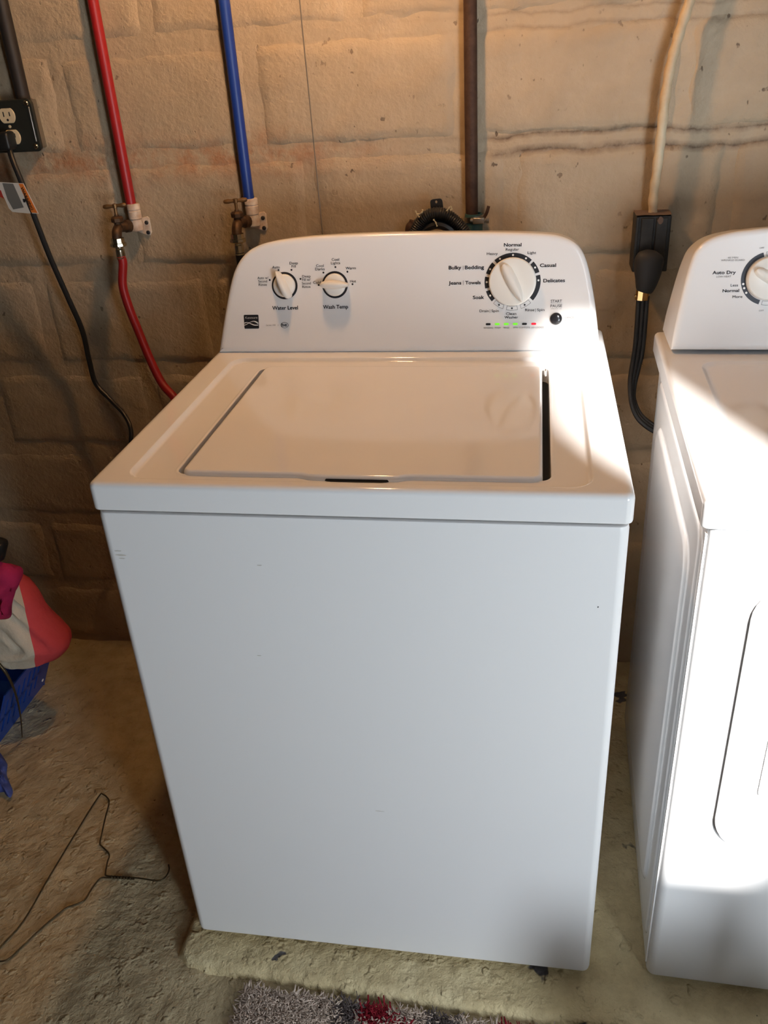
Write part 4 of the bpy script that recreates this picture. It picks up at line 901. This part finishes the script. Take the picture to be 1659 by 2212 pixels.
# ================================================================== wire hanger
zh = ZF + 0.0055
hp_ = [(300, 1897), (340, 1902.5), (356, 1896), (365, 1880), (364, 1868)]
loop = [(300, 1898), (262, 1894.5), (232, 1892), (228, 1886), (232, 1862), (236, 1850), (233, 1841), (220, 1828), (216, 1821), (221, 1795), (229, 1760), (235, 1738), (234, 1726), (223, 1716.5), (212, 1722), (160, 1805), (100, 1905), (50, 1990), (0, 2046), (-14, 2062), (-12, 2078), (0, 2077), (18, 2072), (40, 2052), (90, 2005), (138, 1965), (160, 1955), (182, 1945), (198, 1920), (216, 1898), (232, 1896), (262, 1897), (290, 1899)]
path = [atZ(x_, y_, zh + 0.001) for x_, y_ in reversed(hp_)] + [atZ(x_, y_, zh) for x_, y_ in loop[1:]]
t = thing('wire_hanger', 'thin bronze wire clothes hanger lying on the concrete floor', 'hanger', tuple(atZ(200, 1900, ZF)))
obj('hanger_wire', *tubev(spline(path, 4), 0.0016, 8), 'wire', t, True, 60)
tw_ = []
A_ = atZ(240, 1895, zh + 0.001); B_ = atZ(286, 1898, zh + 0.001)
for i in range(60):
    p = A_.lerp(B_, i / 59); a = i * 0.75; tw_.append(p + Vector((0, math.cos(a) * 0.0024, math.sin(a) * 0.0022 + 0.001)))
obj('twisted_neck', *tubev(tw_, 0.0012, 6), 'wire', t, True, 60)

# ================================================================== shag rug
t = thing('shag_rug', 'grey shag rug with dark red pattern at the bottom edge', 'rug', (0.40, -0.45, ZF))
RX0, RX1, RY0, RY1 = 0.112, 0.680, -0.85, -0.079
M['rug_back'] = mat('rug_backing', (0.10, 0.09, 0.085), 0.9)
def ry(x): return RY1 - 0.012 * (x - RX0) / 0.43
obj('rug_backing', [(RX0, ry(RX0) + 0.0, ZF + 0.006), (RX1, ry(RX1), ZF + 0.006), (RX1, RY0, ZF + 0.006), (RX0, RY0, ZF + 0.006), (RX0, ry(RX0), ZF + 0.001), (RX1, ry(RX1), ZF + 0.001), (RX1, RY0, ZF + 0.001), (RX0, RY0, ZF + 0.001)],
    [(0, 1, 2, 3), (7, 6, 5, 4), (0, 4, 5, 1), (1, 5, 6, 2), (2, 6, 7, 3), (3, 7, 4, 0)], 'rug_back', t, False)
cols = {'rug_grey': (0.60, 0.47, 0.385), 'rug_light': (0.80, 0.66, 0.56), 'rug_dark': (0.16, 0.13, 0.125), 'rug_red': (0.30, 0.022, 0.035)}
for k, c_ in cols.items(): M[k] = mat(k, c_, 0.95, spec=0.1)
def pattern(x, y):
    u = x - 0.345; w_ = -0.08 - y
    wob = 0.006 * nz(x, y, 0, 60)
    if abs(u + wob) < 0.024 and w_ < 0.034: return 'rug_red'
    if abs(u - 0.035 + wob) < 0.024 and 0.034 < w_ < 0.2: return 'rug_red'
    if abs(u - 0.23) < 0.03 and w_ < 0.3: return 'rug_red'
    if -0.065 < u + wob < -0.026 and w_ < 0.05: return 'rug_dark'
    if 0.085 < u + wob < 0.135: return 'rug_dark'
    if nz(x, y, 5, 9) > 0.42: return 'rug_dark'
    return 'rug_light' if nz(x, y, 2, 120) > 0.1 else 'rug_grey'
tf = {k: MB() for k in cols}
def tuft(x, y, hgt):
    a = random.uniform(0, 2 * math.pi); ln = random.uniform(1.2, 2.8) * hgt; wdt = random.uniform(0.0007, 0.0014)
    d = Vector((math.cos(a), math.sin(a), 0)); s_ = Vector((-d.y, d.x, 0)) * wdt; p = Vector((x, y, ZF + 0.005)); rings = []
    for k, (l, z, wk) in enumerate(((0, 0, 0.9), (0.25, 0.6, 1.1), (0.75, 0.95, 0.9))):
        c_ = p + d * (ln * l) + Vector((0, 0, hgt * z)); e_ = Vector((0, 0, wdt * 0.8)) if k == 2 else d * wdt * 0.8
        rings.append([c_ + s_ * wk, c_ + e_, c_ - s_ * wk])
    v_, f_ = loft(rings, False, True); tf[pattern(x, y)].add(v_, f_)
for i in range(26000):
    x = random.uniform(RX0 + 0.002, RX1 - 0.002); y = ry(x) - 0.002 - random.random() ** 1.0 * 0.20; tuft(x, y, random.uniform(0.005, 0.011))
for i in range(15000):
    x = random.uniform(RX0 + 0.002, RX1 - 0.002); y = random.uniform(RY0, -0.12); tuft(x, y, random.uniform(0.005, 0.011))
for k in cols:
    o = tf[k].build({'rug_grey': 'pile', 'rug_light': 'pile', 'rug_dark': 'pile', 'rug_red': 'pile'}[k], k, t, True, 180); o['kind'] = 'stuff'
    o['label'] = {'rug_grey': 'grey shag pile', 'rug_light': 'pale grey shag pile', 'rug_dark': 'charcoal shag pile', 'rug_red': 'dark red shag pile'}[k]

# ================================================================== unseen heap added before the dryer to cast shadow on both machines
def heap(x, y):
    h = 0.0
    for cx_, cy_, rx_, ry_, hh in ((0.825, -0.30, 0.05, 0.05, 0.27), (0.95, -0.31, 0.08, 0.07, 0.25), (1.06, -0.30, 0.032, 0.05, 0.42), (1.02, -0.30, 0.03, 0.05, 0.35), (1.15, -0.32, 0.07, 0.07, 0.24)):
        q = ((x - cx_) / rx_) ** 2 + ((y - cy_) / ry_) ** 2; h = max(h, hh * max(0.0, 1 - q) ** 0.4)
    return h
v = []; f = []; nx_, ny_ = 56, 26
for j in range(ny_ + 1):
    for i in range(nx_ + 1):
        x = 0.69 + 0.58 * i / nx_; y = -0.42 + 0.20 * j / ny_; h_ = heap(x, y)
        v.append((x, y, ZF + 0.002 + h_ * (1 + 0.15 * nz(x, y, 0, 18))))
for j in range(ny_):
    for i in range(nx_): f.append((j * (nx_ + 1) + i, j * (nx_ + 1) + i + 1, (j + 1) * (nx_ + 1) + i + 1, (j + 1) * (nx_ + 1) + i))
n0 = len(v); v += [(0.69, -0.42, ZF + 0.001), (1.27, -0.42, ZF + 0.001), (1.27, -0.22, ZF + 0.001), (0.69, -0.22, ZF + 0.001)]; f.append((n0, n0 + 3, n0 + 2, n0 + 1))
M['shadow_heap_cloth'] = mat('shadow_heap_cloth', (0.05, 0.05, 0.06), 0.9)
tag(obj('shadow_heap', v, f, 'shadow_heap_cloth', None, True, 80), 'pointed heap of dark washing on the floor in front of the dryer', 'laundry')
